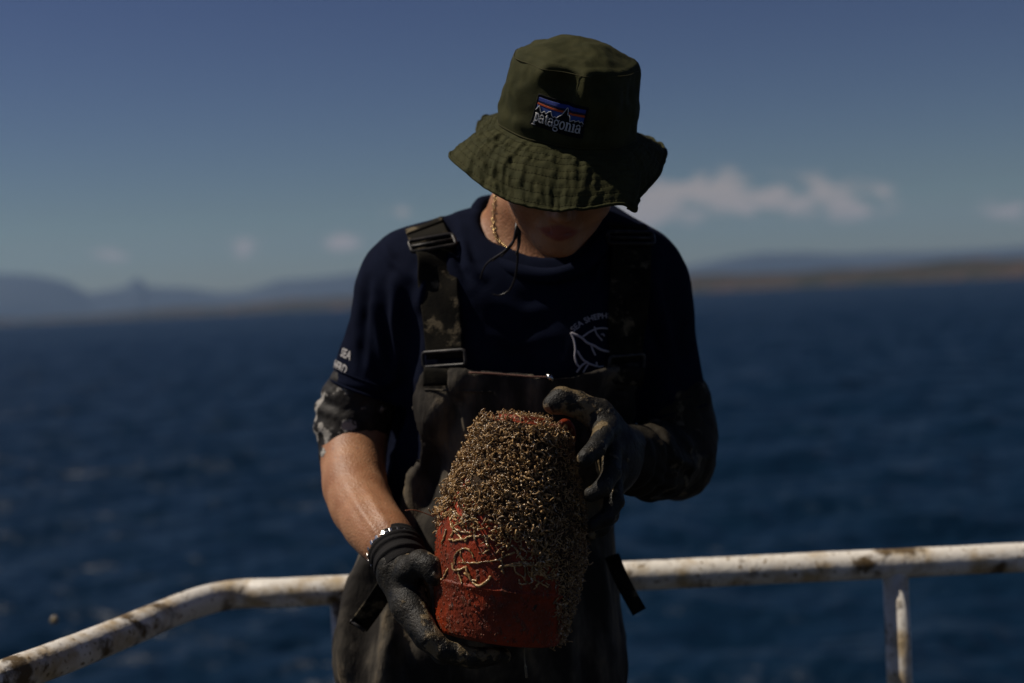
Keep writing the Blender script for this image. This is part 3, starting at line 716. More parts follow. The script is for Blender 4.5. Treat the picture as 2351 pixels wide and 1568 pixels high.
def glove_right_hand():                                   # the lower hand, under the buoy
    G = Field((-.19, 1.66, .74), (.02, 1.93, .98), .0016)
    w0, w1 = P(908, 1262, 1.85), P(922, 1300, 1.828)
    G.chain([w0, w1], [.0315, .030], k=.008)
    kn = [(985, 1462, 1.745), (978, 1466, 1.770), (976, 1466, 1.795), (978, 1458, 1.820)]
    for k, (px, py, d) in enumerate(kn):
        mid = P(938 + k * 2, 1385, 1.790 + k * .016)
        G.chain([w1, mid, P(px, py, d)], [.024, .0185, .0135], k=.016)
    fing = [[(985, 1462, 1.745), (1020, 1494, 1.742), (1082, 1507, 1.748), (1132, 1503, 1.756)],
            [(978, 1466, 1.770), (1018, 1502, 1.766), (1092, 1513, 1.770), (1156, 1505, 1.775)],
            [(976, 1466, 1.795), (1016, 1501, 1.794), (1088, 1512, 1.796), (1146, 1506, 1.798)],
            [(978, 1458, 1.820), (1012, 1490, 1.820), (1066, 1503, 1.820), (1112, 1500, 1.820)]]
    for k, f in enumerate(fing): G.chain([P(*q) for q in f], [[.0135, .0120, .0108, .0092], [.0135, .0122, .011, .0094], [.013, .0118, .0105, .009], [.0118, .0105, .0095, .008]][k], k=.0035)
    G.chain([P(926, 1345, 1.812), P(938, 1312, 1.795), P(966, 1292, 1.780), P(987, 1302, 1.770), P(997, 1322, 1.765)], [.020, .0175, .0150, .0138, .0115], k=.007)
    V, F = G.mesh(1)
    N = normals(V, F); V += N * (fbm(V, 60, 3, 14) * .0010 + np.maximum(fbm(V, 38, 3, 15), .25) * .0016)[:, None]
    o = mesh_obj('glove', V, F, m_glove, person, label='mud-smeared black glove under the bottom of the buoy'); mudw(o, V); cuff(o, P(903, 1252, 1.858), P(924, 1300, 1.826), .0345)
glove_right_hand()
def glove_left_hand():                                    # the upper hand, at the side of the buoy
    G = Field((.02, 1.66, .86), (.20, 1.93, 1.14), .0016)
    w0, w1 = P(1452, 1050, 1.885), P(1425, 1035, 1.858)
    G.chain([w0, w1], [.032, .030], k=.01)
    kn = [(1392, 985, 1.815), (1404, 1035, 1.800), (1410, 1085, 1.802), (1408, 1125, 1.815)]
    for px, py, d in kn: G.chain([w1, P((1425 + px) / 2 + 6, (1035 + py) / 2, (1.858 + d) / 2), P(px, py, d)], [.026, .019, .0142], k=.016)
    fing = [[(1392, 985, 1.815), (1384, 1002, 1.782), (1366, 1032, 1.752), (1343, 1052, 1.738)],
            [(1404, 1035, 1.800), (1404, 1085, 1.768), (1384, 1120, 1.752), (1356, 1136, 1.748)],
            [(1410, 1085, 1.802), (1412, 1150, 1.778), (1393, 1188, 1.768), (1364, 1204, 1.765)],
            [(1408, 1125, 1.815), (1402, 1182, 1.798), (1384, 1214, 1.790), (1357, 1228, 1.788)]]
    for k, f in enumerate(fing): G.chain([P(*q) for q in f], [[.0140, .0128, .0118, .0100], [.0130, .0115, .0104, .0090], [.0125, .011, .0100, .0086], [.0112, .0098, .0090, .0078]][k], k=.0035)
    G.chain([P(1400, 985, 1.835), P(1372, 950, 1.828), P(1325, 928, 1.820), P(1290, 918, 1.815), P(1270, 928, 1.810)], [.0195, .0165, .0158, .0158, .0128], k=.008)
    G.cap(P(1380, 960, 1.828), P(1388, 985, 1.815), .014, .014, k=.02)
    V, F = G.mesh(1)
    N = normals(V, F); V += N * (fbm(V, 60, 3, 24) * .0010 + np.maximum(fbm(V, 38, 3, 25), .25) * .0014)[:, None]
    o = mesh_obj('glove', V, F, m_glove, person, label='mud-smeared black glove gripping the side of the buoy'); mudw(o, V, .8)
glove_left_hand()

# ---- bracelet watch band on the bare wrist
def watch_band():
    c = P(905, 1262, 1.852); ax = (P(922, 1300, 1.828) - P(880, 1195, 1.90)).normalized()
    u = ax.orthogonal().normalized(); v = ax.cross(u); R = .0345
    ring = [c + (u * math.cos(a) + v * math.sin(a)) * R for a in np.linspace(0, 2 * math.pi, 49)]
    wb = mesh_obj('bracelet', *tube(ring, .0016, 8, False), m_steel, person)
    n = 22; src = None
    for k in range(n):
        a = 2 * math.pi * k / n; e = u * math.cos(a) + v * math.sin(a); tn = ax.cross(e); q = c + e * (R + .0012)
        if src is None:
            Vb, Fb = box(-.0022, .0022, -.0034, .0034, -.0012, .0012)
            o = mesh_obj('link', Vb, Fb, m_steel, wb, smooth=False); src = o
            bv = o.modifiers.new('bevel', 'BEVEL'); bv.width = .0006; bv.segments = 2
        else:
            o = src.copy(); COL.objects.link(o); o.parent = wb
        o.matrix_basis = Matrix(((tn.x, ax.x, e.x, q.x), (tn.y, ax.y, e.y, q.y), (tn.z, ax.z, e.z, q.z), (0, 0, 0, 1)))
watch_band()
# ---- necklace
def necklace():
    B = bvh_of(bodyV, bodyF); pl = spline([Vector((x, y, 0)) for x, y in ((1140, 440), (1136, 480), (1134, 515), (1140, 545), (1152, 562), (1168, 574), (1190, 584))], 16)
    pts = [drop(B, p.x, p.y, .0016)[0] for p in pl]; pts = [p for p in pts if p is not None]
    L = 0; keep = [pts[0]]
    for a in pts:
        if (a - keep[-1]).length > .0046: keep.append(a)
    nk = mesh_obj('necklace', *tube(smooth_list(pts, 2), .0007, 6), m_gold, person)
    for i in range(len(keep) - 1):
        p = keep[i]; t = (keep[i + 1] - p).normalized(); u = Vector((0, -1, .2)) - t * Vector((0, -1, .2)).dot(t); u.normalize(); v = t.cross(u)
        if i % 2: u, v = v, u
        ring = [p + t * (math.cos(a) * .0031) + v * (math.sin(a) * .0026) for a in np.linspace(0, 2 * math.pi, 11)]
        mesh_obj('link', *tube(ring, .0007, 5, False), m_gold, nk)
necklace()

# ---- hair under the hat and the loose strand
def hair():
    H = Field(np.array(HC) - .16, np.array(HC) + .16, .004)
    H.ell(hp(0, -.012, .006), (.079, .088, .090), HR, k=.01); H.ell(hp(0, -.055, -.05), (.06, .045, .06), HR, k=.03)
    H.ell(hp(0, .085, -.06), (.075, .075, .115), HR, k=.01, sub=True)
    V, F = H.mesh(2); V += normals(V, F) * (vnoise(V * np.array([1, 1, .15]), 260, 3) * .0016)[:, None]
    o = mesh_obj('hair', V, F, m_hair, person)
    strands = [[(1190, 505, 1.90), (1186, 540, 1.895), (1160, 575, 1.90), (1118, 605, 1.915), (1102, 640, 1.925)],
               [(1192, 505, 1.90), (1190, 550, 1.90), (1186, 620, 1.915), (1172, 662, 1.925), (1150, 677, 1.93), (1132, 676, 1.93)],
               [(1188, 500, 1.90), (1184, 530, 1.89), (1176, 560, 1.895), (1150, 590, 1.91)], [(1193, 500, 1.90), (1192, 560, 1.90), (1184, 585, 1.90)], [(1186, 505, 1.90), (1182, 545, 1.90), (1166, 570, 1.905), (1130, 600, 1.915)]]
    for s, w_ in zip(strands, (.0024, .0019, .0026, .0028, .0018)):
        sp2 = spline([P(*q) for q in s], 8); mesh_obj('hair_strand', *tube(sp2, [w_ * (1 - .6 * i / len(sp2)) for i in range(len(sp2))], 6), m_hair, o)
hair()

# ------------------------------------------------------------------ hat
WALL = .093
def crown_pt(th, h, off=0.0):
    """th from the front (towards the viewer), + to the viewer's right; h up the wall 0..WALL"""
    q = h / WALL
    side, fb = .0895, .099
    k = 1 - .03 * q - .045 * q ** 2 - .055 * q ** 7
    bul = 1 + .012 * math.sin(q * math.pi)
    d = 0
    for t0, h0, wt_, wh, a in ((-.16, .074, .20, .016, -.0080), (.42, .080, .16, .012, -.0050), (.17, .080, .07, .017, .0048), (-.46, .088, .14, .012, .0035), (.62, .060, .25, .022, .0040), (-.9, .05, .3, .02, .0025),
                               (-.02, .055, .10, .016, -.0035), (.06, .06, .035, .02, .0022), (1.2, .07, .3, .02, -.004), (-.6, .018, .25, .010, .0020), (.3, .012, .35, .009, .0022)):
        d += 1.7 * a * math.exp(-((th - t0) / wt_) ** 2 - ((h - h0) / wh) ** 2)
    d += .0016 * math.sin(5 * th + 1.3) * q + .0012 * math.sin(9 * th + h * 60)
    e = tr * math.sin(th) * side + tf * math.cos(th) * fb
    en = (tr * math.sin(th) / side + tf * math.cos(th) / fb).normalized()
    return HB + e * (k * bul) + ta * h + en * (d + off), en
def make_hat():
    nt = 240; rows = []
    ths = np.linspace(-math.pi, math.pi, nt, endpoint=False)
    hs_ = np.linspace(0, WALL, 44)
    for h in hs_: rows.append([tuple(crown_pt(t, h)[0]) for t in ths])
    A = np.array(rows)
    # top panel: seam ridge then a soft dome
    rim = A[-1]; cen = np.array(HB + ta * (WALL + .017)); ctr = rim.mean(0); top_rows = []
    rs_ = sum(np.roll(rim, j, 0) for j in range(-22, 23)) / 45; rs_ = ctr + (rs_ - ctr) * 1.035
    for k in range(1, 24):
        s = k / 23; mixs = min(1, s * 3.5); q = ctr + (rim * (1 - mixs) + rs_ * mixs - ctr) * (1 - s)
        lift = .027 * (1 - (1 - s) ** 1.9) + .0022 * math.exp(-((s - .03) / .025) ** 2)
        dent = .004 * np.exp(-(((q - np.array(HB + ta * WALL + tf * .03 - tr * .01)) / .022) ** 2).sum(1))
        top_rows.append(q + np.array(ta) * (lift - dent)[:, None])
    W = np.concatenate([A, np.array(top_rows)])
    V, F = grid_mesh(W, True)
    V = np.array(V); N = normals(V, F)
    hrow = np.repeat(np.r_[hs_, np.full(23, WALL)], nt); thv = np.tile(ths, len(hrow) // nt)
    wq = np.clip(hrow / .02, 0, 1) * (1 - np.exp(-((thv + .10) / .50) ** 4 - ((hrow - .037) / .030) ** 4))
    V += N * wq[:, None] * (fbm(V, 24, 3, 41) * .0036 + fbm(V * np.array([1, 1, .5]), 70, 2, 43) * .0007)[:, None]
    hat = mesh_obj('bucket_hat', V, F, m_hat, person)
    md = hat.modifiers.new('cloth', 'SOLIDIFY'); md.thickness = .0016; md.offset = -1
    sm = spline([crown_pt(t, WALL - .0025, .0012)[0] for t in np.linspace(-math.pi, math.pi, 90)], 2)
    mesh_obj('crown_seam', *tube(sm, .0006, 6, False), m_stitch, hat)
    sm = spline([crown_pt(t, .0035, .0010)[0] for t in np.linspace(-math.pi, math.pi, 90)], 2)
    mesh_obj('band_seam', *tube(sm, .0006, 6, False), m_stitch, hat)
    # brim
    ctl = [(0, 1285, 483, 1.70), (18, 1340, 479, 1.703), (35, 1400, 471, 1.718), (44, 1434, 470, 1.730), (50, 1455, 480, 1.742), (55, 1464, 468, 1.754), (61, 1468, 452, 1.77), (70, 1488, 430, 1.79), (85, 1515, 394, 1.83), (100, 1527, 354, 1.88), (120, 1507, 322, 1.95), (140, 1468, 308, 2.0),
           (160, 1400, 300, 2.02), (180, 1310, 290, 2.03), (-170, 1220, 280, 2.03), (-150, 1132, 262, 2.01), (-136, 1104, 275, 1.985), (-122, 1092, 300, 1.95), (-108, 1094, 321, 1.905), (-95, 1068, 338, 1.865), (-80, 1031, 353, 1.825), (-62, 1070, 394, 1.77), (-45, 1125, 436, 1.735), (-25, 1190, 466, 1.71)]
    ctl = sorted(ctl); ang = np.array([c[0] for c in ctl], float); pts = np.array([tuple(P(c[1], c[2], c[3])) for c in ctl])
    ang = np.r_[ang[-3:] - 360, ang, ang[:3] + 360]; pts = np.r_[pts[-3:], pts, pts[:3]]
    n2 = 520; tq = np.linspace(-180, 180, n2, endpoint=False); O = np.zeros((n2, 3))
    tg = np.gradient(pts, ang, axis=0)
    for j, t in enumerate(tq):                                                     # cubic Hermite round the edge
        i = min(max(np.searchsorted(ang, t) - 1, 0), len(ang) - 2); h = ang[i + 1] - ang[i]; s = (t - ang[i]) / h
        O[j] = (2 * s ** 3 - 3 * s * s + 1) * pts[i] + (s ** 3 - 2 * s * s + s) * h * tg[i] + (-2 * s ** 3 + 3 * s * s) * pts[i + 1] + (s ** 3 - s * s) * h * tg[i + 1]
    nr = 56; B = np.zeros((nr, n2, 3))
    for j, t in enumerate(tq):
        th = math.radians(t); p0, en = crown_pt(th, 0.002, -.0012); p0 = np.array(p0); o_ = O[j]; L = np.linalg.norm(o_ - p0)
        c = p0 + np.array(en) * (.42 * L) - np.array(ta) * (.20 * L) + np.array((0, 0, .05 * L))
        s = np.linspace(0, 1, nr)[:, None]; B[:, j] = (1 - s) ** 2 * p0 + 2 * s * (1 - s) * c + s * s * o_
    V, F = grid_mesh(B, True); V = np.array(V); N = normals(V, F)
    if (N.reshape(nr, n2, 3)[nr // 2, n2 // 2] @ np.array((0, -1, .3))) < 0: N = -N; F = F[:, ::-1].copy()
    s = np.repeat(np.linspace(0, 1, nr), n2); th = np.tile(np.radians(tq), nr)
    row = s * 8.5; stitch = -np.exp(-(((row - np.round(row)) / .16) ** 2)) * (s > .05)
    wob = vnoise(np.stack([np.cos(th) * 9, np.sin(th) * 9, np.round(row) * 1.7], 1), 1.0, 2) * .6
    puck = vnoise(np.stack([np.cos(th) * 15 + wob, np.sin(th) * 15, s * 2.2], 1), 1.0, 5) + .75 * vnoise(np.stack([np.cos(th) * 19, np.sin(th) * 19, row * .95], 1), 1.0, 6) + .25 * vnoise(np.stack([np.cos(th) * 34, np.sin(th) * 34, row * 1.3], 1), 1.0, 8)
    wide = vnoise(np.stack([np.cos(th) * 6, np.sin(th) * 6, s * .8], 1), 1.0, 7)
    left = .6 + .8 * np.exp(-((np.degrees(th) + 45) / 38) ** 2)
    V = V + N * (stitch * .0006 + puck * .0022 * left * np.clip(s * 4, 0, 1) + wide * .0030 * np.clip(s * 3, 0, 1))[:, None]
    br = mesh_obj('brim', V, F, m_hat, hat)
    md = br.modifiers.new('cloth', 'SOLIDIFY'); md.thickness = .0026; md.offset = -1
    E = V.reshape(nr, n2, 3)
    rimE = [Vector(p) for p in E[-1]]; rimE.append(rimE[0])
    mesh_obj('brim_edge', *tube(rimE, .0021, 7, False), m_hat, hat)
    # stitch rows: short thread dashes sunk in the grooves
    parts = []
    for r_ in range(1, 9):
        k = int(round(r_ / 8.5 * (nr - 1)))
        for j in range(0, n2, 3):
            a = Vector(E[k, j]); b = Vector(E[k, (j + 2) % n2]); nn_ = Vector(N.reshape(nr, n2, 3)[k, j]) * .0005
            parts.append(tube([a + nn_, b + nn_], .00035, 4))
    mesh_obj('stitching', *join(parts), m_stitch, hat, kind='stuff')
    q = [P(1440, 452, 1.750), P(1446, 463, 1.747), P(1451, 472, 1.745), P(1452, 481, 1.744), P(1450, 486, 1.744)]
    mesh_obj('brim_fold', *tube(spline(q, 4), list(np.interp(np.arange(17), [0, 5, 10, 13, 15, 16], [.002, .004, .0072, .0066, .0040, .001])), 14), m_hat, hat)
    return hat
hat = make_hat()

# ---- hat patch: (x, y) in patch units, x 0..1 along, y 0..1 up, wrapped on the crown
PW, PH = .0700, .0370
def patch_map(x, y, off):
    c = math.radians(-7.0); h0 = .0385
    tilt = math.radians(5.5)                                    # sewn on slightly turned
    X = (x - .5) * PW; Y = (y - .5) * PH
    X2 = X * math.cos(tilt) + Y * math.sin(tilt); Y2 = -X * math.sin(tilt) + Y * math.cos(tilt)
    return crown_pt(c + X2 / .096, h0 + Y2, off)[0]
def slab(name, top_edge, bot_edge, off, th, mat, n=40):
    """a strip between two edge functions of x, laid on the crown"""
    V = []; F = []
    xs = np.linspace(0, 1, n + 1); R = 6
    for k, x in enumerate(xs):
        x0 = top_edge[0][0] + (top_edge[-1][0] - top_edge[0][0]) * x
        yt = np.interp(x0, [p[0] for p in top_edge], [p[1] for p in top_edge]); yb = np.interp(x0, [p[0] for p in bot_edge], [p[1] for p in bot_edge])
        for r_ in range(R + 1): V.append(patch_map(x0, yb + (yt - yb) * r_ / R, off + th))
        V.append(patch_map(x0, yt, off - .0004)); V.append(patch_map(x0, yb, off - .0004))
    S = R + 3
    for k in range(n):
        for r_ in range(R): F.append((k * S + r_, (k + 1) * S + r_, (k + 1) * S + r_ + 1, k * S + r_ + 1))
        F.append((k * S + R, (k + 1) * S + R, (k + 1) * S + R + 1, k * S + R + 1)); F.append((k * S + R + 2, (k + 1) * S + R + 2, (k + 1) * S, k * S))
    return mesh_obj(name, V, F, mat, hat)
slab('patch', [(0, 1), (1, 1)], [(0, 0), (1, 0)], .0008, .0010, m_black)
for e in ([(0, 0), (1, 0)], [(0, 1), (1, 1)], [(0, 0), (0, 1)], [(1, 0), (1, 1)]):
    mesh_obj('patch_edge', *tube([patch_map(e[0][0] + (e[1][0] - e[0][0]) * t, e[0][1] + (e[1][1] - e[0][1]) * t, .0017) for t in np.linspace(0, 1, 24)], .0008, 6), m_black, hat)
RIDGE = [(.035, .50), (.085, .66), (.095, .66), (.135, .52), (.165, .455), (.215, .55), (.225, .55), (.255, .48), (.30, .575), (.335, .615), (.345, .61), (.375, .50), (.405, .455), (.435, .495), (.465, .455), (.50, .53), (.545, .60), (.585, .73), (.62, .85), (.632, .84),
         (.65, .745), (.655, .63), (.69, .645), (.705, .56), (.715, .455), (.75, .50), (.79, .53), (.82, .495), (.87, .545), (.895, .48), (.93, .53), (.97, .455)]
slab('patch_sky', [(.03, .92), (.97, .92)], [(.03, .80), (.97, .80)], .0018, .0005, m_blue)
slab('patch_sky', [(.03, .80), (.97, .80)], [(.03, .745), (.97, .745)], .0018, .0004, m_navy)
slab('patch_stripe', [(.03, .745), (.62, .725), (.97, .735)], [(.03, .685), (.62, .665), (.97, .665)], .0018, .0007, m_orange)
slab('patch_sky', [(.03, .685), (.62, .665), (.97, .665)], [(.03, .42), (.97, .42)], .0018, .0003, m_blue2)
slab('patch_mountain', [(x, y) for x, y in RIDGE], [(.03, .35), (.97, .35)], .0022, .0010, m_black, 180)
mesh_obj('patch_ridge_line', *tube([patch_map(x, y, .0036) for x, y in lin(RIDGE, 150)], .00055, 6), m_white, hat)
# lettering, drawn stroke by stroke: heavy lower-case serif letters
def arc(cx, cy, rx, ry, a0, a1, n=14): return [(cx + rx * math.cos(math.radians(a)), cy + ry * math.sin(math.radians(a))) for a in np.linspace(a0, a1, n)]
SER = .055
GL = {   # strokes: (points, width) in x-height units, advance
 'p': ([([(.22, 1.0), (.22, -.42)], .24), ([(.02, .98), (.24, .98)], .09), ([(.0, -.44), (.46, -.44)], .10), (arc(.38, .50, .30, .46, 118, -118), .17)], .80),
 'a': ([([(.60, .62), (.60, .06)], .22), (arc(.36, .70, .26, .26, 10, 165), .14), (arc(.30, .26, .24, .25, 60, 300), .17), ([(.56, .04), (.74, .05)], .10), ([(.12, .76), (.13, .72)], .2)], .82),
 't': ([([(.26, 1.22), (.26, .14)], .22), ([(.04, .92), (.50, .92)], .10), (arc(.40, .18, .14, .16, 180, 300), .14), ([(.16, 1.05), (.24, 1.2)], .08)], .56),
 'g': ([(arc(.36, .66, .28, .33, 0, 360, 24), .15), ([(.56, .90), (.76, 1.02)], .11), (arc(.28, .18, .18, .12, 100, 260), .11), ([(.26, .07), (.56, .03)], .13), (arc(.38, -.20, .32, .22, 50, -230, 24), .13)], .80),
 'o': ([(arc(.40, .5, .30, .46, 0, 360, 28), .18)], .84),
 'n': ([([(.20, .98), (.20, .02)], .22), ([(.0, .97), (.22, .97)], .09), ([(.02, .03), (.40, .03)], .10), (arc(.42, .62, .24, .34, 150, 0), .16), ([(.66, .66), (.66, .02)], .21), ([(.50, .03), (.86, .03)], .10)], .92),
 'i': ([([(.20, .98), (.20, .02)], .22), ([(.0, .97), (.22, .97)], .09), ([(.0, .03), (.42, .03)], .10), ([(.20, 1.30), (.21, 1.31)], .24)], .48)}
def lettering():
    text = 'patagonia'; total = sum(GL[c][1] for c in text); xh = .265; sx = .91 / total; x = .04
    for ch in text:
        st, adv = GL[ch]; parts = []; y0 = .14
        for si, (pl, wd) in enumerate(st):
            pl = lin(pl, max(4, int(len(pl))))
            wr = wd * .5 * xh * PH * 1.0
            pts = [patch_map(x + px_ * sx, y0 + py_ * xh, .0031 + .00004 * si) for px_, py_ in pl]
            r_ = min(wr, .0014)
            # flat heavy strokes: a band on the cloth with rounded thread ends
            nr_ = [crown_pt(math.radians(-5), .03)[1]] * len(pts)
            parts.append(band([Vector(p) for p in pts], nr_, wr * 2, .0012)); parts.append(tube([pts[0] - (pts[1] - pts[0]).normalized() * wr * .6, pts[0], pts[-1], pts[-1] + (pts[-1] - pts[-2]).normalized() * wr * .6][:2], wr * .55, 8)); parts.append(tube([pts[-1], pts[-1] + (pts[-1] - pts[-2]).normalized() * wr * .6], wr * .55, 8))
        mesh_obj('letter', *join(parts), m_white, hat)
        x += adv * sx
    mesh_obj('registered_mark', *tube([patch_map(.955 + .012 * math.cos(a), .40 + .022 * math.sin(a), .003) for a in np.linspace(0, 2 * math.pi, 13)], .0003, 5, False), m_print_dim, hat)
lettering()

# ---- prints on the shirt
def flat_text(s, size):
    cu = bpy.data.curves.new('t', 'FONT'); cu.body = s; cu.size = size; cu.offset = size * .018; cu.resolution_u = 3
    o = bpy.data.objects.new('t', cu); me = bpy.data.meshes.new_from_object(o)
    V = np.array([v.co[:] for v in me.vertices]); F = [tuple(p.vertices) for p in me.polygons]
    bpy.data.objects.remove(o); bpy.data.curves.remove(cu); bpy.data.meshes.remove(me); return V, F
def on_shirt(px, py, off=.0012): return drop(shirtB, px, py, off)[0]
def emblem():
    cv = lambda l: [(1176.8 + x * .3003, 447.8 + y * .3003) for x, y in l]
    L = [([(445, 1055), (520, 1085), (570, 1130), (620, 1150), (680, 1185), (760, 1200)], .0018), ([(535, 1085), (590, 1045), (650, 1020), (710, 1018), (770, 1032)], .0013),
         ([(445, 1055), (470, 1110), (480, 1180), (475, 1230), (490, 1290), (515, 1318)], .0014), ([(495, 1190), (530, 1250), (575, 1285), (640, 1308)], .0016), ([(575, 1275), (530, 1300), (490, 1355)], .0015),
         ([(580, 1290), (560, 1320), (540, 1355)], .0013), ([(600, 1140), (610, 1180), (632, 1225)], .0013), ([(625, 1005), (640, 1060), (685, 1112)], .0011), ([(675, 1068), (690, 1062), (702, 1080)], .001),
         ([(640, 1275), (652, 1312), (710, 1305)], .0012), ([(745, 1245), (770, 1230), (800, 1250), (825, 1245)], .0008)]
    root = None
    for pl, r_ in L:
        pl = [(p.x, p.y) for p in spline([Vector((a, b, 0)) for a, b in cv(pl)], 6)]
        pts = [on_shirt(*q, .0006) for q in pl]; pts = [p for p in pts if p is not None]
        if len(pts) < 3: continue
        mesh_obj('print_line', *tube(smooth_list(pts, 2), r_, 6), m_print_dim, shirt)
    # arched words; the end runs under the strap
    V, F = flat_text('SEA SHEPHERD', 1.0); V = V.copy(); cx, cy, R = 1392, 835, 108
    x0 = V[:, 0].min(); sc = 18.0
    out = []
    for x, y, z in V:
        a = math.radians(-136) + (x - x0) * sc / R * 1.02; rr = R + (y * sc * 1.0) - 4
        q = on_shirt(cx + rr * math.cos(a), cy + rr * math.sin(a), .0015)
        out.append(q if q is not None else P(cx, cy, 1.96))
    mesh_obj('print_word', out, F, m_print_dim, shirt, smooth=False)
emblem()
def sleeve_print():
    ax = (P(843, 905, 2.065) - SL).normalized(); base = SL
    s1 = Vector((-1, -.42, 0)); s1 = (s1 - ax * s1.dot(ax)).normalized(); s2 = ax.cross(s1)
    if s2.y > 0: s2 = -s2                                       # towards the viewer
    for txt, t0, size in (('SEA', .104, .0175), ('SHEPHERD', .125, .0175)):
        V, F = flat_text(txt, size); xm = V[:, 0].max(); out = []
        for x, y, z in V:
            a = math.radians(27) + (x - xm) / .062                              # wraps round the sleeve, ends in sight
            d = s1 * math.cos(a) + s2 * math.sin(a); c = base + ax * (t0 + .018 - y)
            h = shirtB.ray_cast(c + d * .15, -d); out.append((h[0] + d * .0014) if h[0] is not None else c + d * .062)
        mesh_obj('print_word', out, F, m_print, shirt, smooth=False)
sleeve_print()

# ------------------------------------------------------------------ buoy
Bb, Bt = P(1143, 1463, 1.795), P(1206, 966, 1.815)
bax = (Bt - Bb).normalized(); BL = (Bt - Bb).length
bf = (Vector((0, -1, 0)) - bax * Vector((0, -1, 0)).dot(bax)).normalized(); bs = bf.cross(bax).normalized()
if bs.x < 0: bs = -bs
PROF = [(0, .070), (.006, .0765), (.02, .0795), (.06, .0825), (.15, .0865), (.215, .0895), (.232, .0915), (.242, .0925), (.252, .0905), (.30, .0915), (.42, .0935), (.52, .0925), (.62, .0870), (.70, .0800), (.78, .0720), (.86, .0650), (.92, .0605), (.96, .0575), (.985, .050), (1, .042)]
def brad(t): return np.interp(t, [p[0] for p in PROF], [p[1] for p in PROF])
def bpt(t, ph, off=0.0):
    e = bf * math.cos(ph) + bs * math.sin(ph)
    return Bb + bax * (t * BL) + e * (float(brad(t)) + off), e
buoy = thing('buoy', 'old red buoy crusted with tan worm tubes in gloved hands', 'buoy', tuple(Bb))
def make_buoy():
    tt = np.unique(np.concatenate([np.linspace(0, 1, 150), [p[0] for p in PROF]])); nph = 256; ph = np.linspace(0, 2 * math.pi, nph, endpoint=False)
    rr = brad(tt); rr = np.r_[0.0, .04, rr, .03, .0]; tz = np.r_[0, 0, tt, 1.001, 1.001]
    E = np.cos(ph)[:, None] * np.array(bf) + np.sin(ph)[:, None] * np.array(bs)
    A = np.array(Bb) + (tz * BL)[:, None, None] * np.array(bax) + rr[:, None, None] * E[None]
    V, F = grid_mesh(A, True); N = np.tile(E, (len(tz), 1)) * np.repeat(rr > .045, nph)[:, None]
    pim = vnoise(V, 420, 5); d = fbm(V, 30, 3, 51) * .0007 + np.clip(pim - .35, 0, 1) * .0036 * (vnoise(V, 40, 6) > -.25)
    V = V + N * d[:, None]
    mesh_obj('float_body', V, F, m_buoy, buoy)
    # collar and lug at the top
    V, F = tube([Bt - bax * .004, Bt + bax * .004, Bt + bax * .0055], [.036, .034, .026], 40); mesh_obj('top_rim', V, F, m_buoy, buoy)
    c = bpt(.93, math.radians(118))[0]
    ring = [c + bax * (.020 * math.cos(a) + .004) + (bs * .7 - bf * .7) * (.016 * math.sin(a)) for a in np.linspace(0, 2 * math.pi, 25)]
    mesh_obj('rope_lug', *tube(ring, .0052, 10, False), m_buoy, buoy)
    # silt layer the tubes grow from
    nph = 200; tt = np.linspace(.0, .985, 110); G = np.zeros((110, nph, 3)); pp_ = np.arange(nph) * 2 * math.pi / nph - math.pi
    bare_n = vnoise(np.stack([np.tile(np.cos(pp_) * 3.2, 110), np.tile(np.sin(pp_) * 3.2, 110), np.repeat(tt * 7, nph)], 1), 1.0, 77)
    for i, t in enumerate(tt):
        for j in range(nph):
            p = 2 * math.pi * j / nph - math.pi; cv = cover(t, p)
            br_ = max(0, float(bare_n[i * nph + j]) - .3) * 1.6
            G[i, j] = bpt(t, p, -.004 + .0055 * min(1, max(0, cv * 1.1 - .32 - br_)))[0]
    V, F = grid_mesh(G, True); E2 = V - np.array(Bb); E2 -= (E2 @ np.array(bax))[:, None] * np.array(bax); E2 /= np.linalg.norm(E2, axis=1)[:, None]
    V = V + E2 * (fbm(V, 150, 2, 61) * .0013)[:, None]
    mesh_obj('silt_crust', V, F, m_crust, buoy)
EDGE = [(-180, .18), (-140, .30), (-110, .42), (-85, .53), (-55, .55), (-35, .51), (-18, .455), (0, .44), (12, .385), (24, .335), (38, .27), (50, .15), (62, .04), (75, -.05), (110, -.02), (150, .10), (180, .18)]
def cover(t, ph):
    a = (math.degrees(ph) + 180) % 360 - 180
    e = np.interp(a, [x[0] for x in EDGE], [x[1] for x in EDGE]) + .020 * math.sin(a * .21) + .016 * math.sin(a * .47 + 1) + .010 * math.sin(a * 1.1 + 2) + .022 * math.sin(t * 52 + a * .31) + .016 * math.sin(t * 95 - a * .2)
    return (t - e) / .10
make_buoy()

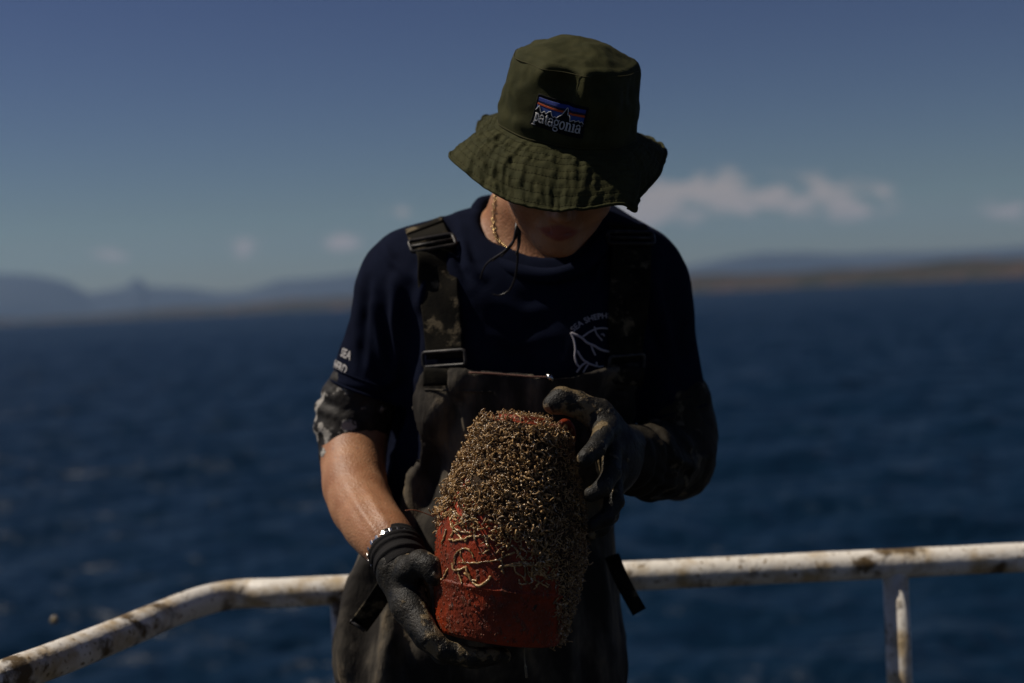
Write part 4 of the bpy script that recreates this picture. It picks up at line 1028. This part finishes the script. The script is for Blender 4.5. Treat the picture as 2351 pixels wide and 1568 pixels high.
def worm_local(L, r, curl, rng, seg=8, sides=5):
    """one tube standing along +Z with a bend; hollow dark mouth at its tip"""
    p = Vector((0, 0, -.0015)); d = Vector((rng.normal(0, .25), rng.normal(0, .25), 1)).normalized(); ax = Vector((rng.normal(), rng.normal(), rng.normal() * .4)).normalized(); pts = [p.copy()]
    for i in range(seg):
        d = (Matrix.Rotation(curl / seg * (1 + .6 * rng.normal()), 3, ax) @ d).normalized()
        ax = (ax + Vector(rng.normal(0, .35, 3))).normalized(); p = p + d * (L / seg); pts.append(p.copy())
    rad = [r * (1.0 + .10 * rng.normal()) for _ in pts]; rad[-1] = r * 1.08
    V, F = tube(pts, rad, sides, False); n0 = len(V) - sides
    tip = pts[-1]
    for k in range(sides): V.append(tip + (V[n0 + k] - tip) * .5 - d * r * .2)
    for k in range(sides): F.append((n0 + k, n0 + (k + 1) % sides, n0 + sides + (k + 1) % sides, n0 + sides + k))
    V.append(tip - d * r * 1.6); c = len(V) - 1
    for k in range(sides): F.append((n0 + sides + k, n0 + sides + (k + 1) % sides, c, c))
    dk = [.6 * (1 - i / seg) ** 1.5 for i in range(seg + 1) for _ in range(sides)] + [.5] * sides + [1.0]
    F = [f if f[2] != f[3] else f[:3] for f in F]
    return np.array([tuple(v) for v in V]), F, np.array(dk)
def worms():
    rng = np.random.default_rng(3); VAR = []
    for k in range(40):
        L = rng.uniform(.008, .0155) if k % 5 else rng.uniform(.016, .024); VAR.append(worm_local(L, rng.uniform(.00070, .00108), rng.choice([-1, 1]) * rng.uniform(1.8, 5.4), rng))
    MEM = []
    for k, (V, F, dk) in enumerate(VAR):
        me = bpy.data.meshes.new('tube_worm'); me.from_pydata([tuple(v) for v in V], [], F); me.update()
        me.polygons.foreach_set('use_smooth', np.ones(len(me.polygons), bool)); me.materials.append(m_worm)
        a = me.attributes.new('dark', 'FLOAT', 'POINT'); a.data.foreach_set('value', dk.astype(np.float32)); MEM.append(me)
    spots = []; tries = 0
    while len(spots) < 14500 and tries < 170000:
        tries += 1; t = rng.uniform(-.004, .995); ph = rng.uniform(-math.pi, math.pi)
        if rng.random() > brad(t) / .0935: continue
        c = cover(t, ph)
        if c < 0: continue
        if rng.random() > min(1, .25 + c * 1.2): continue
        bare = vnoise(np.array([[math.cos(ph) * 3.2, math.sin(ph) * 3.2, t * 7]]), 1.0, 77)[0]
        if bare > .42 and .46 < t < .72 and rng.random() < .7: continue
        if .965 < t and abs(math.degrees(ph) - 5) < 25 and rng.random() < .5: continue
        spots.append((t, ph, c))
    bigV = []; bigF3 = []; bigF4 = []; bigD = []; n = 0
    # the tubes that show largest stay single: sunlit front, nearest the viewer
    score = [(math.cos(ph + .35) + .15 * t + .6 * (c < .5) + rng.uniform(0, .5)) for t, ph, c in spots]
    single = set(np.argsort(score)[::-1][:228])
    cl = vnoise(np.array([[math.cos(p_) * 9, math.sin(p_) * 9, t_ * 26] for t_, p_, c_ in spots]), 1.0, 91)
    for i, (t, ph, c) in enumerate(spots):
        q, e = bpt(max(t, 0), ph, -.0005 + .002 * min(1, c)); tilt = .75 if c > .35 else 1.05
        z = (e + Vector(rng.normal(0, .6, 3)) + bax * (-(tilt - .55) * rng.uniform(.3, 2.2) + .25 * (t > .75)) + bs * rng.normal(0, (tilt - .5))).normalized()
        if c < .35: z = (z + e * .15).normalized()
        x = z.orthogonal().normalized(); x = Matrix.Rotation(rng.uniform(0, 6.28), 3, z) @ x; y = z.cross(x)
        s = rng.uniform(.64, 1.08) * (1 + .38 * cl[i]) * (1.15 if c < .6 else 1.0) * (.65 if math.degrees(ph) > 35 or math.degrees(ph) < -100 else 1)
        R = Matrix(((x.x, y.x, z.x), (x.y, y.y, z.y), (x.z, y.z, z.z))); k = int(rng.integers(len(VAR)))
        if i in single:
            o = bpy.data.objects.new('tube_worm', MEM[k]); COL.objects.link(o); o.parent = buoy
            o.matrix_local = Matrix.Translation(q - Bb) @ (R * s).to_4x4()
        else:
            V, F, dk = VAR[k]; A = np.array(R) * s; bigV.append(V @ A.T + np.array(q)); 
            for f in F: (bigF4 if len(f) == 4 else bigF3).append([j + n for j in f])
            bigD.append(np.clip(dk + max(0, rng.normal(-.05, .30)), 0, 1)); n += len(V)
    for i in range(420):                                        # on the flat top
        rr_ = .046 * math.sqrt(rng.random()); a_ = rng.uniform(0, 6.28); q = Bt + (bs * math.cos(a_) + bf * math.sin(a_)) * rr_ + bax * (.0065 if rr_ < .036 else 0)
        z = (bax * .7 + Vector(rng.normal(0, .6, 3)) + bf * .2).normalized(); x = z.orthogonal().normalized(); y = z.cross(x); A = np.array(Matrix(((x.x, y.x, z.x), (x.y, y.y, z.y), (x.z, y.z, z.z)))) * rng.uniform(.35, .62)
        V, F, dk = VAR[int(rng.integers(len(VAR)))]; bigV.append(V @ A.T + np.array(q))
        for f in F: (bigF4 if len(f) == 4 else bigF3).append([j + n for j in f])
        bigD.append(dk); n += len(V)
    me = bpy.data.meshes.new('worm_mat'); V = np.concatenate(bigV)
    me.vertices.add(len(V)); me.vertices.foreach_set('co', V.ravel()); f4 = np.array(bigF4, np.int32); f3 = np.array(bigF3, np.int32)
    me.loops.add(f4.size + f3.size); me.loops.foreach_set('vertex_index', np.r_[f4.ravel(), f3.ravel()])
    me.polygons.add(len(f4) + len(f3)); me.polygons.foreach_set('loop_start', np.r_[np.arange(len(f4)) * 4, f4.size + np.arange(len(f3)) * 3].astype(np.int32))
    me.update(calc_edges=True); me.polygons.foreach_set('use_smooth', np.ones(len(me.polygons), bool)); me.materials.append(m_worm)
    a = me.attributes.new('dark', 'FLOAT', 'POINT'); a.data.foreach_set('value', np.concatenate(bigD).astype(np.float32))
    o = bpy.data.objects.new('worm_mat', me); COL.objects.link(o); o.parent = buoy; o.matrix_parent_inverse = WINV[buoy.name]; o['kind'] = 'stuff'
    # single tubes lying on the bare red plastic: (start pixel-like t/phi paths)
    def lie(path, r, wob=.5):
        pts = []; L = len(path)
        for t, a in path: pts.append(bpt(t, math.radians(a), r * .75)[0])
        sp3 = spline(pts, 5); rad = [r * (1 + .12 * rng.normal()) for _ in sp3]; rad[0] *= .8; rad[-1] *= .9
        sp3 = [p + Vector(rng.normal(0, .0004, 3)) for p in sp3]
        o = mesh_obj('tube_worm', *tube(sp3, rad, 7), m_worm, buoy)
    # hand-laid ones seen in the photograph (t up the axis, degrees round it)
    lie([(.505, -52), (.47, -50), (.44, -52)], .0012); lie([(.47, -60), (.43, -61), (.40, -64)], .0012)
    lie([(.405, -36), (.385, -42), (.36, -45), (.33, -44)], .0013); lie([(.405, -36), (.395, -30), (.365, -27)], .0012); lie([(.385, -40), (.35, -37), (.335, -33)], .0011)
    lie([(.33, -47), (.30, -45), (.305, -39), (.325, -33)], .0016); lie([(.325, -33), (.29, -30), (.262, -26), (.25, -21), (.275, -15), (.30, -12)], .0017)
    lie([(.30, -40), (.265, -37), (.245, -35)], .0012); lie([(.295, -34), (.275, -28), (.27, -23)], .0013); lie([(.30, -52), (.27, -55), (.245, -58)], .0011)
    lie([(.345, -7), (.365, 2), (.378, 12), (.372, 22), (.378, 32)], .0018); lie([(.365, 4), (.335, 6), (.315, 12), (.29, 15), (.285, 10), (.305, 9)], .0012)
    lie([(.36, 14), (.33, 16), (.30, 20), (.29, 16)], .0011); lie([(.345, 24), (.33, 28), (.335, 33)], .0014); lie([(.215, 44), (.205, 50), (.21, 60)], .0016); lie([(.24, 46), (.225, 44), (.205, 42)], .001)
    for k in range(30):
        a = rng.uniform(-78, 34); e = np.interp(a, [x[0] for x in EDGE], [x[1] for x in EDGE]); t = e - abs(rng.normal(0, .035)) + .03; path = [(t, a)]; da = rng.normal(0, 2.2); dt = -rng.uniform(.005, .011)
        for j in range(int(rng.integers(3, 7))):
            t += dt; a += da; da += rng.normal(0, 2.6); dt += rng.normal(0, .006); path.append((max(t, .02), a))
        lie(path, rng.uniform(.0009, .0015))
    # flecks of grit stuck to the lower half
    parts = []
    for k in range(520):
        t = rng.uniform(.02, .40); a = rng.uniform(-95, 70); q, e = bpt(t, math.radians(a), .0004); s = rng.uniform(.0005, .0015)
        v = [q + e * s * .9] + [q + (bax * math.cos(b) * rng.uniform(.7, 1.8) + e.cross(bax) * math.sin(b)) * s for b in (0, 1.26, 2.5, 3.8, 5.0)]
        parts.append((v, [(0, 1, 2), (0, 2, 3), (0, 3, 4), (0, 4, 5), (0, 5, 1)]))
    mesh_obj('grit', *join(parts), M('wet_grit', (.17, .032, .012), .38, .4, var=(.14, .06, .028), vscale=160), buoy, kind='stuff')
    sw = spline([P(995, 1186, 1.80), P(972, 1177, 1.79), P(950, 1171, 1.785), P(930, 1172, 1.785)], 6)
    mesh_obj('weed_thread', *tube(sw, .0006, 5), M('weed', (.22, .07, .03), .4), buoy)
    dr = spline([P(1203, 1478, 1.80), P(1204, 1510, 1.80), P(1207, 1535, 1.80), P(1209, 1556, 1.80)], 5)
    mesh_obj('slime_drip', *tube(dr, [.0012] * 9 + [.0018] * 7, 8), M('slime', (.16, .13, .08), .12, .6), buoy)
worms()

def water_drop(px, py, d, r, label):
    c = P(px, py, d); V = []; F = []
    n, m_ = 12, 8
    for i in range(m_ + 1):
        a = math.pi * i / m_
        for j in range(n): V.append(c + Vector((math.sin(a) * math.cos(j * 6.2832 / n), math.sin(a) * math.sin(j * 6.2832 / n), math.cos(a) * (1.25 if math.cos(a) > 0 else 1))) * r)
    for i in range(m_):
        for j in range(n): F.append((i * n + j, i * n + (j + 1) % n, (i + 1) * n + (j + 1) % n, (i + 1) * n + j))
    o = mesh_obj('water_drop', V, F, M('muddy_drop', (.30, .24, .14), .1, .6)); o['label'] = label; o['category'] = 'drop'
water_drop(1096, 1523, 1.77, .0024, 'small muddy water drop falling just below the gloved fingers')
water_drop(125, 1425, 2.95, .0085, 'blurred pale water drop in the air beyond the left rail')
